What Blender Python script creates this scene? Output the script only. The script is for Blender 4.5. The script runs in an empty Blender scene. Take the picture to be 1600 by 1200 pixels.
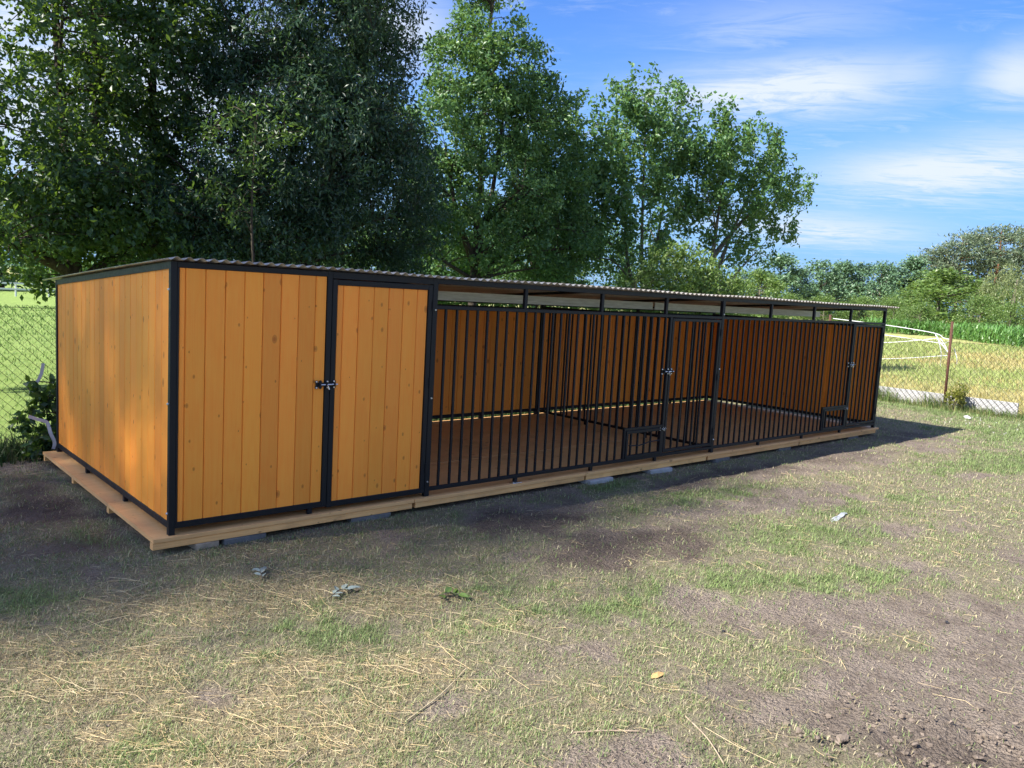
import bpy, math, random
import numpy as np
from mathutils import Vector, Matrix

S = bpy.context.scene
COL = S.collection
rng = np.random.default_rng(7)
random.seed(7)

# ------------------------------------------------------------------ camera
cam_d = bpy.data.cameras.new('camera')
cam = bpy.data.objects.new('camera', cam_d)
COL.objects.link(cam)
CP = Vector((-1.752, -5.157, 1.808))
yaw, pit, rol = 0.7313, -0.1139, 0.0573
fwd = Vector((math.sin(yaw) * math.cos(pit), math.cos(yaw) * math.cos(pit), math.sin(pit)))
rt = Vector((math.cos(yaw), -math.sin(yaw), 0))
upv = rt.cross(fwd)
r2 = rt * math.cos(rol) + upv * math.sin(rol)
u2 = upv * math.cos(rol) - rt * math.sin(rol)
cam.matrix_world = Matrix(((r2.x, u2.x, -fwd.x, CP.x), (r2.y, u2.y, -fwd.y, CP.y),
                           (r2.z, u2.z, -fwd.z, CP.z), (0, 0, 0, 1)))
cam_d.sensor_width = 36
cam_d.lens = 36 * 1260.55 / 1600
cam_d.clip_start = 0.05
cam_d.clip_end = 3000
S.camera = cam

# ------------------------------------------------------------------ exposure
S.view_settings.view_transform = 'Standard'
S.view_settings.look = 'None'
S.view_settings.gamma = 1
S.view_settings.use_curve_mapping = False
S.view_settings.exposure = 1.75
S.cycles.max_bounces = 8
S.cycles.transparent_max_bounces = 4
S.cycles.diffuse_bounces = 4

# ------------------------------------------------------------------ sun
SUN_AZ = math.radians(-79)      # from +Y towards -X: the sun stands to the left, a little behind the kennel
SUN_EL = math.radians(42)
sun_dir = Vector((math.sin(SUN_AZ) * math.cos(SUN_EL), math.cos(SUN_AZ) * math.cos(SUN_EL), math.sin(SUN_EL)))
sd = bpy.data.lights.new('sun', 'SUN')
sd.energy = 3.7
sd.angle = math.radians(0.6)
sd.color = (1.0, 0.94, 0.85)
so = bpy.data.objects.new('sun', sd)
so.rotation_euler = (-sun_dir).to_track_quat('-Z', 'Y').to_euler()
so.location = (-30, 20, 30)
COL.objects.link(so)


# ------------------------------------------------------------------ node helper
class NT:
    def __init__(self, tree):
        self.t = tree
        tree.nodes.clear()

    def n(self, typ, ins=None, **kw):
        nd = self.t.nodes.new(typ)
        for k, v in kw.items():
            setattr(nd, k, v)
        if ins:
            for k, v in ins.items():
                self.set(nd, k, v)
        return nd

    def set(self, nd, k, v):
        sock = nd.inputs[k]
        if hasattr(v, 'is_output') or isinstance(v, bpy.types.NodeSocket):
            self.t.links.new(v, sock)
        elif isinstance(v, bpy.types.Node):
            self.t.links.new(v.outputs[0], sock)
        else:
            sock.default_value = v

    def math(self, op, a, b=None, c=None, clamp=False):
        nd = self.n('ShaderNodeMath', operation=op, use_clamp=clamp)
        self.set(nd, 0, a)
        if b is not None:
            self.set(nd, 1, b)
        if c is not None:
            self.set(nd, 2, c)
        return nd.outputs[0]

    def mix(self, f, a, b, typ='MIX'):
        nd = self.n('ShaderNodeMix', data_type='RGBA', blend_type=typ)
        self.set(nd, 0, f)
        self.set(nd, 6, a)
        self.set(nd, 7, b)
        return nd.outputs[2]

    def ramp(self, f, pts, interp='LINEAR'):
        nd = self.n('ShaderNodeValToRGB')
        cr = nd.color_ramp
        cr.interpolation = interp
        while len(cr.elements) < len(pts):
            cr.elements.new(0.5)
        for e, (p, c) in zip(cr.elements, pts):
            e.position = p
            e.color = c if len(c) == 4 else (*c, 1)
        self.set(nd, 0, f)
        return nd.outputs[0]

    def noise(self, vec, scale, detail=4, rough=0.55, dist=0.0):
        nd = self.n('ShaderNodeTexNoise')
        if vec is not None:
            self.set(nd, 'Vector', vec)
        self.set(nd, 'Scale', scale)
        self.set(nd, 'Detail', detail)
        self.set(nd, 'Roughness', rough)
        self.set(nd, 'Distortion', dist)
        return nd.outputs[0]

    def maprange(self, v, a, b, c=0.0, d=1.0, smooth=False):
        nd = self.n('ShaderNodeMapRange', interpolation_type='SMOOTHSTEP' if smooth else 'LINEAR')
        for i, x in enumerate((v, a, b, c, d)):
            self.set(nd, i, x)
        return nd.outputs[0]


def c4(r, g, b):
    return (r, g, b, 1.0)


# ------------------------------------------------------------------ world: Nishita sky with cloud streaks and added clouds out of view
W = bpy.data.worlds.new('World')
S.world = W
W.use_nodes = True
w = NT(W.node_tree)
sky = w.n('ShaderNodeTexSky', sky_type='NISHITA', sun_disc=False)
sky.sun_elevation = SUN_EL
sky.sun_rotation = SUN_AZ
sky.altitude = 100
sky.air_density = 1.0
sky.dust_density = 1.0
sky.ozone_density = 3.0
tc = w.n('ShaderNodeTexCoord')
sep = w.n('ShaderNodeSeparateXYZ', {0: tc.outputs['Generated']})
dx, dy, dz = sep.outputs
az = w.math('MULTIPLY', w.math('ARCTAN2', dx, dy), 180 / math.pi)
el = w.math('MULTIPLY', w.math('ARCSINE', dz), 180 / math.pi)
den = w.math('ADD', w.math('MAXIMUM', dz, 0.0), 0.12)
pl = w.n('ShaderNodeCombineXYZ', {0: w.math('DIVIDE', dx, den), 1: w.math('DIVIDE', dy, den), 2: 0.0})
# streaks drawn out across the view of the open field
rot1 = w.n('ShaderNodeMapping', {0: pl.outputs[0], 'Rotation': (0, 0, math.radians(54))})
rotm = w.n('ShaderNodeMapping', {0: rot1.outputs[0], 'Scale': (0.75, 2.1, 1.0)})
n_big = w.noise(rotm.outputs[0], 1.1, 7, 0.6, 0.5)
n_fine = w.noise(rotm.outputs[0], 5.0, 8, 0.68, 1.0)
n_mix = w.math('ADD', w.math('MULTIPLY', n_big, 0.45), w.math('MULTIPLY', n_fine, 0.55))
warp = w.math('MULTIPLY', w.math('SUBTRACT', n_big, 0.5), 5.0)
warp2 = w.math('MULTIPLY', w.math('SUBTRACT', n_fine, 0.5), 2.4)
CLOUDS = [(58.5, 14.1, 8.5, 1.9, 1.0, 0.03), (66.0, 14.6, 3.0, 1.5, 0.5, 0.0), (57, 17.6, 8, 1.7, 0.36, 0.05),
          (72.5, 14.0, 2.6, 1.8, 0.75, 0.0), (69.5, 9.0, 7.5, 1.8, 0.95, 0.10), (61.5, 5.3, 6.5, 1.1, 0.8, -0.03),
          (33, 16.5, 4.0, 2.6, 0.75, 0.0), (14, 12, 13, 8, 1.0, 0.0), (-32, 20, 25, 12, 0.9, 0.0),
          (100, 12, 16, 5, 0.85, 0.0), (140, 18, 24, 9, 0.9, 0.0), (40, 40, 40, 11, 0.8, 0.0), (-90, 15, 25, 8, 0.85, 0.0),  # broad clouds outside the view, added to lift the shaded areas
          (-150, 20, 28, 10, 0.9, 0.0), (120, 45, 40, 10, 0.85, 0.0), (-120, 48, 45, 12, 0.85, 0.0), (165, 9, 30, 4, 0.8, 0.0)]
tot = None
for (a0, e0, sa, se, wt, sl) in CLOUDS:
    da = w.math('ADD', w.math('SUBTRACT', az, a0), warp)
    de = w.math('SUBTRACT', w.math('ADD', w.math('SUBTRACT', el, e0), warp2), w.math('MULTIPLY', da, sl))
    q = w.math('ADD', w.math('POWER', w.math('DIVIDE', w.math('ABSOLUTE', da), sa), 2.0),
               w.math('POWER', w.math('DIVIDE', w.math('ABSOLUTE', de), se), 2.0))
    g = w.math('MULTIPLY', w.math('EXPONENT', w.math('MULTIPLY', q, -1.0)), wt)
    tot = g if tot is None else w.math('MAXIMUM', tot, g)
veil = w.maprange(n_mix, 0.44, 0.68, 0.0, 0.6, True)
cl = w.math('MULTIPLY', tot, w.maprange(n_mix, 0.36, 0.56, 0.40, 1.12, True))
cl = w.math('MAXIMUM', cl, w.math('MULTIPLY', veil, 0.55))
cl = w.math('MINIMUM', cl, 0.93)
hue = w.n('ShaderNodeHueSaturation', {'Saturation': 1.18, 'Value': 1.0, 'Color': sky.outputs[0]})
skycol = w.mix(1.0, hue.outputs[0], c4(0.46, 0.60, 0.90), 'MULTIPLY')
skycol = w.mix(w.maprange(el, -2.0, 24.0, 0.86, 0.0, True), skycol, c4(1.02, 2.10, 3.7))
SKYSTR = 0.080
out = w.mix(cl, skycol, c4(3.2, 3.5, 4.0))
bg = w.n('ShaderNodeBackground', {'Color': out, 'Strength': SKYSTR})
w.n('ShaderNodeOutputWorld', {'Surface': bg.outputs[0]})


# ------------------------------------------------------------------ materials
def new_mat(name):
    m = bpy.data.materials.new(name)
    m.use_nodes = True
    return m, NT(m.node_tree)


def finish(nt, bsdf):
    nt.n('ShaderNodeOutputMaterial', {'Surface': bsdf.outputs[0]})


def simple(name, col, rough=0.6, metal=0.0, var=0.12, bump=0.0, scale=20, spec=0.4):
    m, n = new_mat(name)
    t = n.n('ShaderNodeTexCoord')
    nz = n.noise(t.outputs['Object'], scale, 5, 0.6)
    c = n.mix(n.maprange(nz, 0.3, 0.7), c4(*[x * (1 - var) for x in col]), c4(*[min(1, x * (1 + var)) for x in col]))
    b = n.n('ShaderNodeBsdfPrincipled', {'Base Color': c, 'Metallic': metal,
                                         'Roughness': n.maprange(nz, 0.3, 0.7, rough - 0.08, rough + 0.08),
                                         'Specular IOR Level': spec})
    if bump:
        bp = n.n('ShaderNodeBump', {'Height': nz, 'Strength': bump, 'Distance': 0.01})
        n.set(b, 'Normal', bp.outputs[0])
    finish(n, b)
    return m


def wood(name, base, dark, knot, tint=0.16, grain_len=1.0, rough=0.55, wear=0.0, ringk=0.6):
    """planed softwood, length along local Z (local X for sheet material via grain_len < 0)"""
    m, n = new_mat(name)
    t = n.n('ShaderNodeTexCoord')
    oi = n.n('ShaderNodeObjectInfo')
    rnd = oi.outputs['Random']
    offs = n.n('ShaderNodeCombineXYZ', {0: n.math('MULTIPLY', rnd, 37.0), 1: n.math('MULTIPLY', rnd, 11.0),
                                        2: n.math('MULTIPLY', rnd, 53.0)})
    v = n.n('ShaderNodeVectorMath', {0: t.outputs['Object'], 1: offs.outputs[0]}, operation='ADD')
    if grain_len < 0:
        v = n.n('ShaderNodeMapping', {0: v.outputs[0], 'Rotation': (0, math.radians(90), 0)})
    # knots: sparse stretched voronoi cells
    sv = n.n('ShaderNodeSeparateXYZ', {0: v.outputs[0]})
    kv = n.n('ShaderNodeCombineXYZ', {0: n.math('MULTIPLY', n.math('ADD', sv.outputs[0], sv.outputs[1]), 8.2),
                                      1: n.math('MULTIPLY', sv.outputs[2], 5.0), 2: 0.0})
    vor = n.n('ShaderNodeTexVoronoi', {'Vector': kv.outputs[0], 'Scale': 1.0, 'Randomness': 1.0}, voronoi_dimensions='2D')
    ksel = n.n('ShaderNodeSeparateColor', {0: vor.outputs['Color']})
    on = n.math('GREATER_THAN', ksel.outputs[0], 0.48)
    ksz = n.math('ADD', n.math('MULTIPLY', n.math('POWER', ksel.outputs[1], 3.0), 0.11), 0.032)
    kd = n.math('DIVIDE', vor.outputs['Distance'], ksz)
    near = n.math('MULTIPLY', n.math('EXPONENT', n.math('MULTIPLY', kd, -0.75)), on)
    # grain, swept aside round the knots
    gv = n.n('ShaderNodeMapping', {0: v.outputs[0], 'Scale': (1.0, 1.0, 0.045)})
    wob = n.noise(gv.outputs[0], 9.0, 3, 0.5)
    ring = n.math('ADD', n.math('MULTIPLY', wob, 13.0), n.math('MULTIPLY', near, 3.0))
    ringf = n.math('FRACT', ring)
    ringt = n.math('POWER', n.math('ABSOLUTE', n.math('SUBTRACT', n.math('MULTIPLY', ringf, 2.0), 1.0)), 2.2)
    fv = n.n('ShaderNodeMapping', {0: v.outputs[0], 'Scale': (1.0, 1.0, 0.02)})
    fib = n.noise(fv.outputs[0], 160.0, 3, 0.6)
    blot = n.noise(v.outputs[0], 3.2, 4, 0.6)
    c = n.mix(n.math('MULTIPLY', ringt, ringk), c4(*base), c4(*dark))
    c = n.mix(n.maprange(fib, 0.35, 0.7, 0.0, 0.5), c, c4(*dark))
    c = n.mix(n.maprange(blot, 0.35, 0.75, 0.0, 0.20), c, c4(*[min(0.95, x * 1.3) for x in base]))
    kcore = n.math('MULTIPLY', n.maprange(kd, 1.1, 0.35, 0.0, 1.0, True), on)
    krim = n.math('MULTIPLY', n.maprange(n.math('ABSOLUTE', n.math('SUBTRACT', kd, 0.95)), 0.28, 0.0, 0.0, 1.0), on)
    c = n.mix(n.math('MULTIPLY', kcore, 0.7), c, c4(*knot))
    c = n.mix(n.math('MULTIPLY', krim, 0.4), c, c4(*[x * 0.45 for x in knot]))
    val = n.maprange(rnd, 0.0, 1.0, 1 - tint, 1 + tint)
    hs = n.n('ShaderNodeHueSaturation', {'Hue': n.maprange(n.math('FRACT', n.math('MULTIPLY', rnd, 7.3)), 0, 1, 0.4955, 0.501),
                                         'Saturation': 1.0, 'Value': val, 'Color': c})
    c = hs.outputs[0]
    if wear:
        wn = n.noise(v.outputs[0], 2.3, 6, 0.65)
        c = n.mix(n.maprange(wn, 0.45, 0.68, 0.0, wear), c, c4(0.10, 0.075, 0.05))
    b = n.n('ShaderNodeBsdfPrincipled', {'Base Color': c, 'Roughness': n.maprange(fib, 0.3, 0.7, rough - 0.1, rough + 0.1),
                                         'Specular IOR Level': 0.35})
    hgt = n.math('ADD', n.math('MULTIPLY', fib, 0.5), n.math('MULTIPLY', ringt, -0.4))
    bp = n.n('ShaderNodeBump', {'Height': hgt, 'Strength': 0.25, 'Distance': 0.002})
    n.set(b, 'Normal', bp.outputs[0])
    finish(n, b)
    return m


def foliage(name, cols, trans, tw=0.42, rough=0.42):
    """two-sided leaf: every leaf picks its own green"""
    m, n = new_mat(name)
    g = n.n('ShaderNodeNewGeometry')
    r = g.outputs['Random Per Island']
    c = n.ramp(r, [(0.0, cols[0]), (0.45, cols[1]), (0.8, cols[2]), (1.0, cols[3])])
    d = n.n('ShaderNodeBsdfPrincipled', {'Base Color': c, 'Roughness': rough, 'Specular IOR Level': 0.5})
    tcol = n.mix(0.75, c, c4(*trans))
    tr = n.n('ShaderNodeBsdfTranslucent', {'Color': tcol})
    mx = n.n('ShaderNodeMixShader', {0: tw, 1: d.outputs[0], 2: tr.outputs[0]})
    finish(n, mx)
    return m


def blades(name, rough=0.6, tw=0.3):
    """grass and straw: colour from the mesh attribute 'tint'"""
    m, n = new_mat(name)
    a = n.n('ShaderNodeAttribute', attribute_name='tint')
    d = n.n('ShaderNodeBsdfPrincipled', {'Base Color': a.outputs['Color'], 'Roughness': rough, 'Specular IOR Level': 0.25})
    tr = n.n('ShaderNodeBsdfTranslucent', {'Color': a.outputs['Color']})
    mx = n.n('ShaderNodeMixShader', {0: tw, 1: d.outputs[0], 2: tr.outputs[0]})
    finish(n, mx)
    return m


def bark(name, c1, c2):
    m, n = new_mat(name)
    t = n.n('ShaderNodeTexCoord')
    mp = n.n('ShaderNodeMapping', {0: t.outputs['Object'], 'Scale': (1, 1, 0.25)})
    nz = n.noise(mp.outputs[0], 22, 6, 0.65, 0.6)
    c = n.mix(n.maprange(nz, 0.35, 0.65), c4(*c1), c4(*c2))
    b = n.n('ShaderNodeBsdfPrincipled', {'Base Color': c, 'Roughness': 0.9, 'Specular IOR Level': 0.2})
    bp = n.n('ShaderNodeBump', {'Height': nz, 'Strength': 0.8, 'Distance': 0.02})
    n.set(b, 'Normal', bp.outputs[0])
    finish(n, b)
    return m


M = {}
M['board'] = wood('stained_board', (0.95, 0.350, 0.046), (0.94, 0.285, 0.030), (0.34, 0.09, 0.012), 0.12)
M['deck'] = wood('deck_panel', (0.78, 0.45, 0.185), (0.66, 0.33, 0.115), (0.24, 0.10, 0.03), 0.05, -1.0, 0.6, 0.16, 0.38)
M['joist'] = wood('joist_wood', (0.84, 0.48, 0.185), (0.66, 0.32, 0.10), (0.22, 0.10, 0.035), 0.10, -1.0, 0.65, 0.35)
M['steel'] = simple('black_steel', (0.0075, 0.0090, 0.0125), 0.5, 0.0, 0.2, 0.0, 30, 0.28)
M['zinc'] = simple('zinc', (0.72, 0.74, 0.76), 0.32, 1.0, 0.1, 0.0, 60)
M['rust'] = simple('rusty_steel', (0.085, 0.040, 0.028), 0.8, 0.0, 0.4, 0.4, 60, 0.2)
M['concrete'] = simple('concrete', (0.36, 0.36, 0.36), 0.9, 0.0, 0.18, 0.3, 14, 0.2)
M['grey_block'] = simple('grey_block', (0.15, 0.148, 0.145), 0.9, 0.0, 0.2, 0.4, 30, 0.2)
M['old_wood'] = simple('old_wood', (0.36, 0.28, 0.20), 0.85, 0.0, 0.25, 0.4, 25, 0.2)
M['tape'] = simple('white_tape', (0.60, 0.62, 0.65), 0.5, 0.0, 0.06)
M['plastic'] = simple('grey_plastic', (0.42, 0.44, 0.47), 0.35, 0.0, 0.2, 0.0, 12)
M['wire'] = simple('dark_wire', (0.010, 0.013, 0.011), 0.6, 0.0, 0.2, 0.0, 20, 0.2)
M['wire2'] = simple('weathered_wire', (0.07, 0.062, 0.045), 0.6, 0.0, 0.2, 0.0, 20, 0.2)
M['dark_lump'] = simple('dark_lump', (0.02, 0.02, 0.025), 0.7, 0.0, 0.3, 0.3, 50)
M['bark'] = bark('bark', (0.030, 0.024, 0.018), (0.085, 0.070, 0.052))
M['bark2'] = bark('pale_bark', (0.070, 0.060, 0.045), (0.17, 0.15, 0.115))
M['pinebark'] = bark('pine_bark', (0.10, 0.050, 0.030), (0.22, 0.115, 0.070))
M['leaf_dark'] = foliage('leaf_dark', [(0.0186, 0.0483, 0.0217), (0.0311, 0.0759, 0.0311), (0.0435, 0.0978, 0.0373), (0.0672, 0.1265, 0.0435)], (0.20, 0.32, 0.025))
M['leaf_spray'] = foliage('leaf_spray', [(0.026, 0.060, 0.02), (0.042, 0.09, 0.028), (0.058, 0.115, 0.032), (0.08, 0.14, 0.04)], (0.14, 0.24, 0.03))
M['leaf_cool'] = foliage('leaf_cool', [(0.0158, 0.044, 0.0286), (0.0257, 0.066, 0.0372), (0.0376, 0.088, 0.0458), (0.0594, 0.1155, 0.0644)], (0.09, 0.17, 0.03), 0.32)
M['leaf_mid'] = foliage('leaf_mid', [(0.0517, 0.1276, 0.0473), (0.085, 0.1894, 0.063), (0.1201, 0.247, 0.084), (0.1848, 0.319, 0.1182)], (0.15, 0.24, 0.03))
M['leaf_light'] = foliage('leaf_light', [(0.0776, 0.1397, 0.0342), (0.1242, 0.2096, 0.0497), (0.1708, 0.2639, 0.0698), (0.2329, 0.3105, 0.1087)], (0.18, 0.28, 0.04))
M['leaf_yellow'] = foliage('leaf_yellow', [(0.10, 0.13, 0.02), (0.17, 0.19, 0.03), (0.23, 0.24, 0.045), (0.30, 0.29, 0.06)], (0.30, 0.32, 0.04))
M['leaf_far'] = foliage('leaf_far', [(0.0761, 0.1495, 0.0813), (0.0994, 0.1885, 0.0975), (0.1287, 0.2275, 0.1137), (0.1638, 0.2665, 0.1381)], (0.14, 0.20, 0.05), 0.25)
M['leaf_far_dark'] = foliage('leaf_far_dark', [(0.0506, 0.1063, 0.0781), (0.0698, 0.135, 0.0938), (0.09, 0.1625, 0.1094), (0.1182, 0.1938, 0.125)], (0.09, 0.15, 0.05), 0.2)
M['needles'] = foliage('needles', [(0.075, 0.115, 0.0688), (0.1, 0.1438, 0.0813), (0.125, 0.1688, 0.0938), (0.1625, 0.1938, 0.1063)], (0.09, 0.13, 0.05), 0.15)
M['willow'] = foliage('willow_leaf', [(0.11, 0.15, 0.06), (0.15, 0.19, 0.075), (0.19, 0.23, 0.09), (0.24, 0.27, 0.11)], (0.22, 0.28, 0.07), 0.3)
M['grass'] = blades('grass_blade')
M['straw'] = blades('straw', 0.7, 0.1)
M['clod'] = simple('clod', (0.17, 0.137, 0.110), 0.95, 0.0, 0.4, 0.3, 40, 0.1)
M['corn'] = foliage('corn_leaf', [(0.0725, 0.1771, 0.0354), (0.1046, 0.2415, 0.0483), (0.1449, 0.2979, 0.0725), (0.2576, 0.4186, 0.161)], (0.14, 0.28, 0.04), 0.3, 0.4)
M['stalk'] = simple('stalk', (0.55, 0.45, 0.27), 0.7)
M['petal'] = simple('petal', (0.85, 0.85, 0.82), 0.6)
M['dead_leaf'] = simple('dead_leaf', (0.52, 0.33, 0.13), 0.7, 0, 0.2)
M['leaf_silver'] = foliage('leaf_silver', [(0.30, 0.36, 0.34), (0.38, 0.43, 0.42), (0.05, 0.11, 0.05), (0.07, 0.13, 0.05)], (0.2, 0.3, 0.12), 0.15, 0.35)
M['leaf_sprig'] = foliage('leaf_sprig', [(0.07, 0.13, 0.03), (0.10, 0.17, 0.04), (0.14, 0.22, 0.05), (0.20, 0.26, 0.08)], (0.2, 0.3, 0.05), 0.2, 0.4)

# corrugated sheet: weathered galvanised, brownish bloom
m, n = new_mat('corrugated_sheet')
t = n.n('ShaderNodeTexCoord')
nz = n.noise(t.outputs['Object'], 5, 6, 0.65)
nz2 = n.noise(t.outputs['Object'], 60, 3, 0.6)
cc = n.mix(n.maprange(nz, 0.35, 0.7), c4(0.46, 0.44, 0.40), c4(0.30, 0.24, 0.18))
cc = n.mix(n.maprange(nz2, 0.4, 0.8, 0, 0.4), cc, c4(0.55, 0.54, 0.52))
b = n.n('ShaderNodeBsdfPrincipled', {'Base Color': cc, 'Metallic': 0.12, 'Roughness': n.maprange(nz, 0.3, 0.7, 0.35, 0.55)})
finish(n, b)
M['sheet'] = m

m, n = new_mat('galvanised')
t = n.n('ShaderNodeTexCoord')
mp = n.n('ShaderNodeMapping', {0: t.outputs['Object'], 'Scale': (0.6, 6, 6)})
nz = n.noise(mp.outputs[0], 9, 6, 0.7)
cc = n.mix(n.maprange(nz, 0.3, 0.7), c4(0.40, 0.42, 0.40), c4(0.62, 0.65, 0.63))
b = n.n('ShaderNodeBsdfPrincipled', {'Base Color': cc, 'Metallic': 0.25, 'Roughness': 0.5})
finish(n, b)
M['galv'] = m


# ------------------------------------------------------------------ mesh helpers
def mesh_from(name, V, F, mat, smooth=False, tint=None):
    """V (n,3); F: list of index lists or an (m,k) array"""
    me = bpy.data.meshes.new(name)
    V = np.asarray(V, dtype=np.float32)
    if isinstance(F, np.ndarray):
        k = F.shape[1]
        nf = len(F)
        loops = F.astype(np.int32).ravel()
        starts = np.arange(0, nf * k, k, dtype=np.int32)
    else:
        nf = len(F)
        ln = np.fromiter((len(f) for f in F), dtype=np.int32, count=nf)
        starts = np.concatenate(([0], np.cumsum(ln)[:-1])).astype(np.int32) if nf else np.zeros(0, np.int32)
        loops = np.fromiter((i for f in F for i in f), dtype=np.int32)
    me.vertices.add(len(V))
    me.vertices.foreach_set('co', V.ravel())
    me.loops.add(len(loops))
    me.loops.foreach_set('vertex_index', loops)
    me.polygons.add(nf)
    me.polygons.foreach_set('loop_start', starts)
    me.polygons.foreach_set('use_smooth', np.full(nf, bool(smooth), dtype=bool))
    if tint is not None:
        at = me.color_attributes.new('tint', 'FLOAT_COLOR', 'POINT')
        tt = np.ones((len(V), 4), dtype=np.float32)
        tt[:, :3] = tint
        at.data.foreach_set('color', tt.ravel())
    me.update(calc_edges=True)
    me.validate()
    if mat is not None:
        me.materials.append(mat)
    return me


ORG = {}


def put(name, me, parent=None, loc=(0, 0, 0)):
    o = bpy.data.objects.new(name, me)
    COL.objects.link(o)
    o.location = loc
    if parent is not None:
        o.parent = parent
    return o


def empty(name, loc, label, cat, group=None):
    o = bpy.data.objects.new(name, None)
    COL.objects.link(o)
    o.location = loc
    o.empty_display_size = 0.2
    ORG[o.name] = Vector(loc)
    tag(o, label, cat, group)
    return o


def tag(o, label=None, cat=None, group=None, kind=None):
    if label:
        o['label'] = label
    if cat:
        o['category'] = cat
    if group:
        o['group'] = group
    if kind:
        o['kind'] = kind
    return o


class MB:
    def __init__(s):
        s.v = []
        s.f = []

    def add(s, vs, fs):
        k = len(s.v)
        s.v.extend(vs)
        s.f.extend([[i + k for i in f] for f in fs])

    def box(s, a, b, ch=0.0):
        x0, y0, z0 = a
        x1, y1, z1 = b
        if ch <= 0:
            vs = [(x0, y0, z0), (x1, y0, z0), (x1, y1, z0), (x0, y1, z0), (x0, y0, z1), (x1, y0, z1), (x1, y1, z1), (x0, y1, z1)]
            s.add(vs, [[3, 2, 1, 0], [4, 5, 6, 7], [0, 1, 5, 4], [1, 2, 6, 5], [2, 3, 7, 6], [3, 0, 4, 7]])
            return
        # chamfer the four edges along the longest axis
        d = [x1 - x0, y1 - y0, z1 - z0]
        ax = d.index(max(d))
        o = [i for i in range(3) if i != ax]
        lo, hi = (x0, y0, z0), (x1, y1, z1)
        p, q = o
        ring = [(lo[p] + ch, lo[q]), (hi[p] - ch, lo[q]), (hi[p], lo[q] + ch), (hi[p], hi[q] - ch),
                (hi[p] - ch, hi[q]), (lo[p] + ch, hi[q]), (lo[p], hi[q] - ch), (lo[p], lo[q] + ch)]
        vs = []
        for e in (lo[ax], hi[ax]):
            for (u, v_) in ring:
                c = [0, 0, 0]
                c[ax] = e
                c[p] = u
                c[q] = v_
                vs.append(tuple(c))
        flip = (ax == 1)
        fs = [[7, 6, 5, 4, 3, 2, 1, 0], [8, 9, 10, 11, 12, 13, 14, 15]]
        for i in range(8):
            j = (i + 1) % 8
            fs.append([i, j, j + 8, i + 8])
        if flip:
            fs = [f[::-1] for f in fs]
        s.add(vs, fs)

    def tube(s, pts, rad, n=6, cap=True):
        pts = [Vector(p) for p in pts]
        k = len(pts)
        if not hasattr(rad, '__len__'):
            rad = [rad] * k
        prev = None
        base = len(s.v)
        for i, p in enumerate(pts):
            tg = (pts[min(i + 1, k - 1)] - pts[max(i - 1, 0)])
            if tg.length < 1e-9:
                tg = Vector((0, 0, 1))
            tg.normalize()
            if prev is None:
                ref = Vector((0, 0, 1)) if abs(tg.z) < 0.9 else Vector((1, 0, 0))
                a = tg.cross(ref).normalized()
            else:
                a = (prev - tg * prev.dot(tg))
                a = a.normalized() if a.length > 1e-6 else tg.orthogonal().normalized()
            prev = a
            bq = tg.cross(a)
            for j in range(n):
                th = 2 * math.pi * j / n
                q = p + (a * math.cos(th) + bq * math.sin(th)) * rad[i]
                s.v.append((q.x, q.y, q.z))
        for i in range(k - 1):
            for j in range(n):
                a0 = base + i * n + j
                a1 = base + i * n + (j + 1) % n
                s.f.append([a0, a1, a1 + n, a0 + n])
        if cap:
            s.f.append([base + j for j in range(n)][::-1])
            s.f.append([base + (k - 1) * n + j for j in range(n)])

    def ribbon(s, pts, width, thick, wdir=(0, 0, 1)):
        wd = Vector(wdir)
        pts = [Vector(p) for p in pts]
        base = len(s.v)
        k = len(pts)
        for i, p in enumerate(pts):
            tg = (pts[min(i + 1, k - 1)] - pts[max(i - 1, 0)]).normalized()
            wv = (wd - tg * wd.dot(tg))
            wv = wv.normalized() if wv.length > 1e-4 else tg.orthogonal().normalized()
            nv = tg.cross(wv) * thick * 0.5
            wv = wv * width * 0.5
            for q in (p - wv - nv, p + wv - nv, p + wv + nv, p - wv + nv):
                s.v.append((q.x, q.y, q.z))
        for i in range(k - 1):
            for j in range(4):
                a0 = base + i * 4 + j
                a1 = base + i * 4 + (j + 1) % 4
                s.f.append([a0, a1, a1 + 4, a0 + 4])
        s.f.append([base, base + 3, base + 2, base + 1])
        e = base + (k - 1) * 4
        s.f.append([e, e + 1, e + 2, e + 3])

    def mesh(s, name, mat, org=(0, 0, 0), smooth=False):
        V = np.array(s.v, dtype=np.float32) - np.array(org, dtype=np.float32)
        return mesh_from(name, V, s.f, mat, smooth)


def vnoise(x, y, seed=0):
    xi = np.floor(x).astype(np.int64)
    yi = np.floor(y).astype(np.int64)
    fx = x - xi
    fy = y - yi
    fx = fx * fx * (3 - 2 * fx)
    fy = fy * fy * (3 - 2 * fy)

    def h(a, b):
        q = (a * 374761393 + b * 668265263 + seed * 974711) & 0x7fffffff
        q = ((q ^ (q >> 13)) * 1274126177) & 0x7fffffff
        return ((q ^ (q >> 16)) & 0xffff) / 65535.0
    return (h(xi, yi) * (1 - fx) + h(xi + 1, yi) * fx) * (1 - fy) + (h(xi, yi + 1) * (1 - fx) + h(xi + 1, yi + 1) * fx) * fy


def fbm(x, y, sc, oc=4, seed=0):
    t = 0
    a = 0.5
    tt = 0
    for i in range(oc):
        t = t + a * vnoise(x * sc, y * sc, seed + i * 17)
        tt += a
        a *= 0.55
        sc *= 2.03
    return t / tt


def sstep(a, b, v):
    q = np.clip((v - a) / (b - a), 0, 1)
    return q * q * (3 - 2 * q)


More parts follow.
